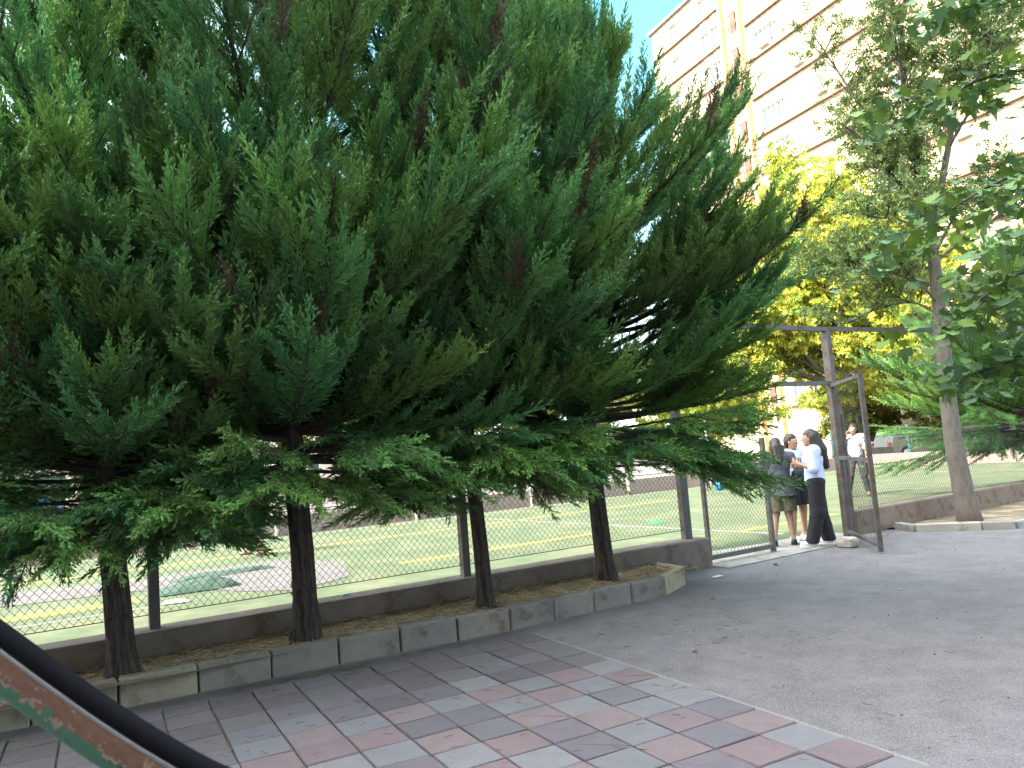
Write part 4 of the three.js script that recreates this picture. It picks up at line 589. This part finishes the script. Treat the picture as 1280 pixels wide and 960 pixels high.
// ------------------------------------------------------------------ cars behind the court
function car(label, p, turn, col) {
  const T = thing('parked_car', label, 'car', p, turn, null), paint = new THREE.MeshPhysicalMaterial({ color: lin(...col), roughness: 0.35, metalness: 0.3, clearcoat: 0.7, clearcoatRoughness: 0.12 });
  const prof = (pts, w, bev) => { const s = new THREE.Shape(); s.moveTo(...pts[0]); s.splineThru ? 0 : 0; for (const q of pts.slice(1)) s.lineTo(...q); const g = new THREE.ExtrudeGeometry(s, { depth: w - 2 * bev, bevelEnabled: true, bevelThickness: bev, bevelSize: bev, bevelSegments: 3, steps: 1 }); g.translate(0, 0, -(w - 2 * bev) / 2); return g; };
  mesh('body', prof([[-2.15, 0.38], [-2.2, 0.7], [-2.1, 0.95], [-1.2, 1.0], [1.05, 0.98], [1.9, 0.86], [2.15, 0.65], [2.15, 0.38], [1.78, 0.36], [1.62, 0.62], [1.35, 0.72], [1.08, 0.62], [0.92, 0.34], [-0.98, 0.34], [-1.14, 0.62], [-1.4, 0.72], [-1.67, 0.62], [-1.84, 0.36]], 1.75, 0.07), paint, T);
  const cab = mesh('cabin', prof([[-2.0, 0.98], [-1.75, 1.42], [-1.2, 1.55], [0.0, 1.55], [0.35, 1.5], [1.1, 1.0]], 1.5, 0.06), paint, T);
  for (const s of [-1, 1]) for (const pts of [[[-1.75, 1.04], [-1.58, 1.38], [-1.15, 1.46], [-0.55, 1.47], [-0.55, 1.04]], [[-0.47, 1.04], [-0.47, 1.47], [0.0, 1.47], [0.28, 1.43], [0.85, 1.04]]]) { const g = new THREE.ExtrudeGeometry(new THREE.Shape(pts.map((q) => new THREE.Vector2(...q))), { depth: 0.02, bevelEnabled: false }); g.translate(0, 0, s * 0.755 - 0.01); mesh('side_window', g, matGlass, cab); }
  mesh('windscreen', beam([0.5, 1.45, 0], [1.06, 1.07, 0], 1.28, 0.03), matGlass, cab);
  for (const x of [-1.4, 1.35]) for (const s of [-1, 1]) { const w = mesh('wheel', new THREE.TorusGeometry(0.24, 0.09, 8, 20).translate(x, 0.33, s * 0.78), M(0.02, 0.02, 0.02, 0.9), T); mesh('rim', new THREE.CylinderGeometry(0.2, 0.2, 0.13, 10).rotateX(HZ).translate(x, 0.33, s * 0.79), M(0.5, 0.5, 0.5, 0.35, { metalness: 0.8 }), w); }
  for (const s of [-1, 1]) { mesh('headlight', box(0.06, 0.14, 0.34, 2.19, 0.74, s * 0.58), M(0.8, 0.8, 0.78, 0.15), T); mesh('tail_light', box(0.06, 0.2, 0.2, -2.25, 0.82, s * 0.66), M(0.35, 0.02, 0.02, 0.3), T); }
  mesh('bumper', box(0.08, 0.18, 1.5, 2.22, 0.46, 0), M(0.03, 0.03, 0.03, 0.7), T); return T;
}
car('olive grey parked car behind the end wall, left of the bare trunk', [21.0, 0, -40.7], 0.25, [0.11, 0.10, 0.075]);
car('dark brown parked car behind the end wall, right of the bare trunk', [24.9, 0, -39.9], 0.2, [0.06, 0.04, 0.032]);
car('dark parked car farther right behind the end wall, under low boughs', [28.5, 0, -39.3], 0.2, [0.05, 0.055, 0.07]);
{ const [x, z] = F(-1.2, -23.0); car('bright blue parked car behind the back wall, under the leftmost branches', [x, 0, z], FT + Math.PI, [0.015, 0.10, 0.42]); }

// ------------------------------------------------------------------ small things
{ // the rusty green rail close to the camera
  const P = [[-0.80, 1.60], [-0.662, 1.501], [-0.607, 1.458], [-0.547, 1.41], [-0.487, 1.364], [-0.427, 1.322], [-0.368, 1.286], [-0.312, 1.262], [-0.25, 1.243], [-0.17, 1.228]].map(([x, y], i) => V3(x, y - 0.012, -0.9)), c = new THREE.CatmullRomCurve3(P), pts = c.getPoints(44), T = thing('metal_rail', 'curved green metal rail, rusty, with a black rubber rim, lower left corner', 'rail');
  mesh('rubber_rim', tube(pts, 0.0114, 14), new THREE.MeshPhysicalMaterial({ color: lin(0.006, 0.006, 0.008), roughness: 0.8, specularIntensity: 0.1 }), T);
  const perp = pts.map((p, i) => { const t = pts[Math.min(44, i + 1)].clone().sub(pts[Math.max(0, i - 1)]).normalize(); return V3(t.y, -t.x, 0); });
  mesh('welt', tube(pts.map((p, i) => p.clone().addScaledVector(perp[i], 0.0134).add(V3(0, 0, 0.004))), 0.0035, 8), M(0.25, 0.25, 0.26, 0.4, { metalness: 0.6 }), T);
  const pos = [], uv = [], idx = [], N = 14, width = 0.054; for (let i = 0; i < pts.length; i++) for (let k = 0; k <= N; k++) { const a = k / N, q = pts[i].clone().addScaledVector(perp[i], 0.0147 + width * Math.sin(a * 1.5) * 0.95); pos.push(q.x, q.y, q.z + 0.006 - 0.025 * (1 - Math.cos(a * 1.5))); uv.push(i / 44 * 0.9, a); if (i && k) { const b = i * (N + 1) + k; idx.push(b - N - 2, b - N - 1, b, b - N - 2, b, b - 1); } }
  const g = new THREE.BufferGeometry(); g.setAttribute('position', new THREE.Float32BufferAttribute(pos, 3)); g.setAttribute('uv', new THREE.Float32BufferAttribute(uv, 2)); g.setIndex(idx); g.computeVertexNormals();
  const t = tex(512, (u, v) => { const b = nC(u * 3, v * 0.6), f = nC(u * 5, v * 0.25), a = nB(u * 2, v), e = 0.33 + 0.25 * (f - 0.5) * 2 + 0.12 * (b - 0.5), g2 = grain(); let c = [0.035, 0.13, 0.075]; const rust = [0.10 + 0.09 * b, 0.052 + 0.035 * b, 0.036 + 0.02 * b], prim = [0.24, 0.175, 0.14]; if (v < e - 0.04) c = rust; else if (v < e + 0.05) c = f > 0.5 ? prim : rust; if (v < e && f > 0.62 && b > 0.5) c = prim; if (v >= e && b > 0.68) c = [0.03, 0.05, 0.04]; const k = 0.85 + 0.3 * g2; return [c[0] * k, c[1] * k, c[2] * k, v < e ? 0.3 + 0.5 * b : 0.7]; });
  mesh('sheet_metal', g, MT(t, 0.6, 0.002, { side: THREE.DoubleSide }), T);
}
function rock(name, label, cat, p, s, mat, seed) { const r = rng(seed), g0 = new THREE.IcosahedronGeometry(1, 4), q = g0.attributes.position; for (let i = 0; i < q.count; i++) { const v = V3(q.getX(i), q.getY(i), q.getZ(i)).normalize(), n = 0.8 + 0.35 * nB(v.x * 0.17 + seed * 0.1 + 0.5, v.y * 0.17 + v.z * 0.13 + 0.5) + 0.1 * nC(v.x * 0.3 + v.z * 0.2, v.y * 0.3), k = Math.max(Math.abs(v.x), Math.abs(v.y) * 1.05, Math.abs(v.z)); v.multiplyScalar(n * lerp(1, 0.72 / k, 0.75)); q.setXYZ(i, v.x * s[0], v.y * s[1], v.z * s[2]); } g0.computeVertexNormals(); const m = mesh(name, metreUV(g0), mat, scene); m.position.set(...p); m.rotation.y = r() * 3; return tag(m, label, cat); }
rock('stone_block', 'pale rough stone propping the foot of the open gate leaf', 'stone', [4.52, 0.075, -10.95], [0.16, 0.1, 0.12], concTint(0.42, 0.38, 0.33, 0.01), 3);
rock('pebble', 'small dark stone on the ground in front of the fixed gate panel', 'stone', [3.15, 0.015, -9.9], [0.03, 0.022, 0.026], concTint(0.16, 0.14, 0.13), 5);
rock('small_stone', 'small pale stone on the asphalt in the right foreground', 'stone', [3.35, 0.012, -5.3], [0.028, 0.018, 0.022], concTint(0.5, 0.48, 0.44), 6);
function ball(name, label, p, r, m, m2) { const T = thing(name, label, 'ball', p); mesh('cover', new THREE.SphereGeometry(r, 24, 16), m, T); for (let k = 0; k < 3; k++) { const g = new THREE.TorusGeometry(r, r * 0.07, 6, 28); g.rotateX(k * 1.05); g.rotateY(k * 0.7); mesh('seam', g, m2, T); } return T; }
ball('blue_ball', 'bright blue ball on the court left of the gate opening', [6.62, 0.17, -25.8], 0.16, M(0.01, 0.19, 0.34, 0.5), M(0.006, 0.12, 0.25, 0.5));
ball('orange_ball', 'orange ball lying on the back wall behind the person in grey', [13.4, 0.66, -34.5], 0.2, M(0.62, 0.16, 0.03, 0.6), M(0.3, 0.07, 0.02, 0.6));
{ const T = thing('green_cone', 'small bright green marker cone on the court, left of the end post', 'marker', [2.8, 0.008, -16.45]); mesh('cone_rim', new THREE.LatheGeometry([[0.16, 0], [0.165, 0.008], [0.1, 0.018], [0.055, 0.075], [0.035, 0.076], [0.09, 0.012]].map((q) => new THREE.Vector2(...q)), 24), M(0.03, 0.5, 0.06, 0.5, { side: THREE.DoubleSide }), T); }
function crumple(name, label, cat, p, w, d, h, mat, seed, turn = 0) { const g = new THREE.PlaneGeometry(w, d, 34, 22).rotateX(-HZ), q = g.attributes.position, a = nB, r = rng(seed), o = r() * 5; for (let i = 0; i < q.count; i++) { const x = q.getX(i) / w, z = q.getZ(i) / d, e = 1 - Math.pow(Math.max(Math.abs(x), Math.abs(z)) * 2, 3), n = Math.abs(a(x * 0.16 + o, z * 0.16 + o) - 0.5) * 2, n2 = nC(x * 0.2 + o, z * 0.25); q.setXYZ(i, q.getX(i) * (0.85 + 0.3 * n2), 0.012 + h * Math.max(0, e) * (0.25 + n * 1.1 + 0.4 * n2), q.getZ(i) * (0.8 + 0.4 * n)); } g.computeVertexNormals(); const m = mesh(name, metreUV(g), mat); m.position.set(...p); m.rotation.y = turn; mat.side = THREE.DoubleSide; return tag(m, label, cat); }
crumple('tarpaulin', 'crumpled dark green sheet on the court between the first two trunks, nearer one', 'tarpaulin', [-4.95, 0.006, -11.75], 1.15, 0.75, 0.16, cloth(0.03, 0.058, 0.042), 21, FT);
crumple('tarpaulin', 'flat green sheet beyond the crumpled one, at the edge of the bare patch', 'tarpaulin', [-5.15, 0.006, -13.3], 1.7, 0.5, 0.1, cloth(0.035, 0.065, 0.045), 22, FT + 0.15);
crumple('white_rag', 'small white scrap on the court just behind the low wall, left part', 'scrap', [-4.75, 0.006, -10.55], 0.34, 0.16, 0.05, cloth(0.6, 0.6, 0.58), 23, 0.3);
crumple('paper_scrap', 'white scrap of paper on the asphalt before the fixed gate panel', 'scrap', [2.27, 0.002, -9.35], 0.14, 0.05, 0.02, cloth(0.7, 0.68, 0.65), 24, 0.5);
crumple('wrapper', 'small turquoise wrapper on top of the low wall beside second trunk', 'scrap', [...F3(2.62, 0.38, -7.42)], 0.1, 0.05, 0.02, cloth(0.05, 0.4, 0.4), 25, 0.2);
crumple('grey_bag', 'pale crumpled bag at the foot of the right low wall near the kerb', 'scrap', [6.05, 0.005, -12.75], 0.3, 0.2, 0.12, cloth(0.4, 0.42, 0.44), 26, 0.2);
{ // weed on the wall
  const T = thing('weed', 'thin yellow-green weed growing by the low wall left of second trunk', 'plant', F3(2.05, 0.15, -7.2)), r = rng(91), lf = new THREE.ShapeGeometry(new THREE.Shape([[0, 0], [0.018, 0.02], [0.02, 0.045], [0, 0.08], [-0.02, 0.045], [-0.018, 0.02]].map((q) => new THREE.Vector2(...q)))), m = leafMat(0.6, 0.4); m.color.setRGB(0.24, 0.27, 0.03);
  for (let k = 0; k < 4; k++) { const pts = curve(V3(0, 0, 0), V3((r() - 0.5) * 0.9, 1, (r() - 0.5) * 0.5), 0.5 + 0.25 * r(), 6, 0, 0.2, r); mesh('stem', tube(pts, pts.map((_, i) => 0.004 - i * 0.0004), 4), matTwig, T); for (let i = 0; i < 9; i++) { const [p] = alongPts(pts, 0.35 + 0.65 * r()), l = mesh('leaf', lf, m, T); l.position.copy(p); l.rotation.set((r() - 0.5) * 2, r() * 6.28, (r() - 0.5) * 2); const s = 0.7 + r() * 0.7; l.scale.set(s, s, s); } }
}
{ const r = rng(17), g = new THREE.IcosahedronGeometry(1, 0), inst = shade(new THREE.InstancedMesh(g, M(1, 1, 1, 0.95), 420)), m4 = new THREE.Matrix4(), c = new THREE.Color(); for (let i = 0; i < 420; i++) { const s = lerp(3.6, 14, r()), t = lerp(-7, -1.5, r()), [x, z] = F(s, t), q = 0.003 + 0.007 * r() * r(); inst.setMatrixAt(i, m4.makeScale(q * 1.4, q * 0.8, q).setPosition(x, q * 0.5, z)); const k = 0.1 + 0.4 * r() * r(); inst.setColorAt(i, c.setRGB(k, k * 0.93, k * 0.86)); } inst.name = 'grit'; scene.add(stuff(inst)); }

renderer.render(scene, camera);
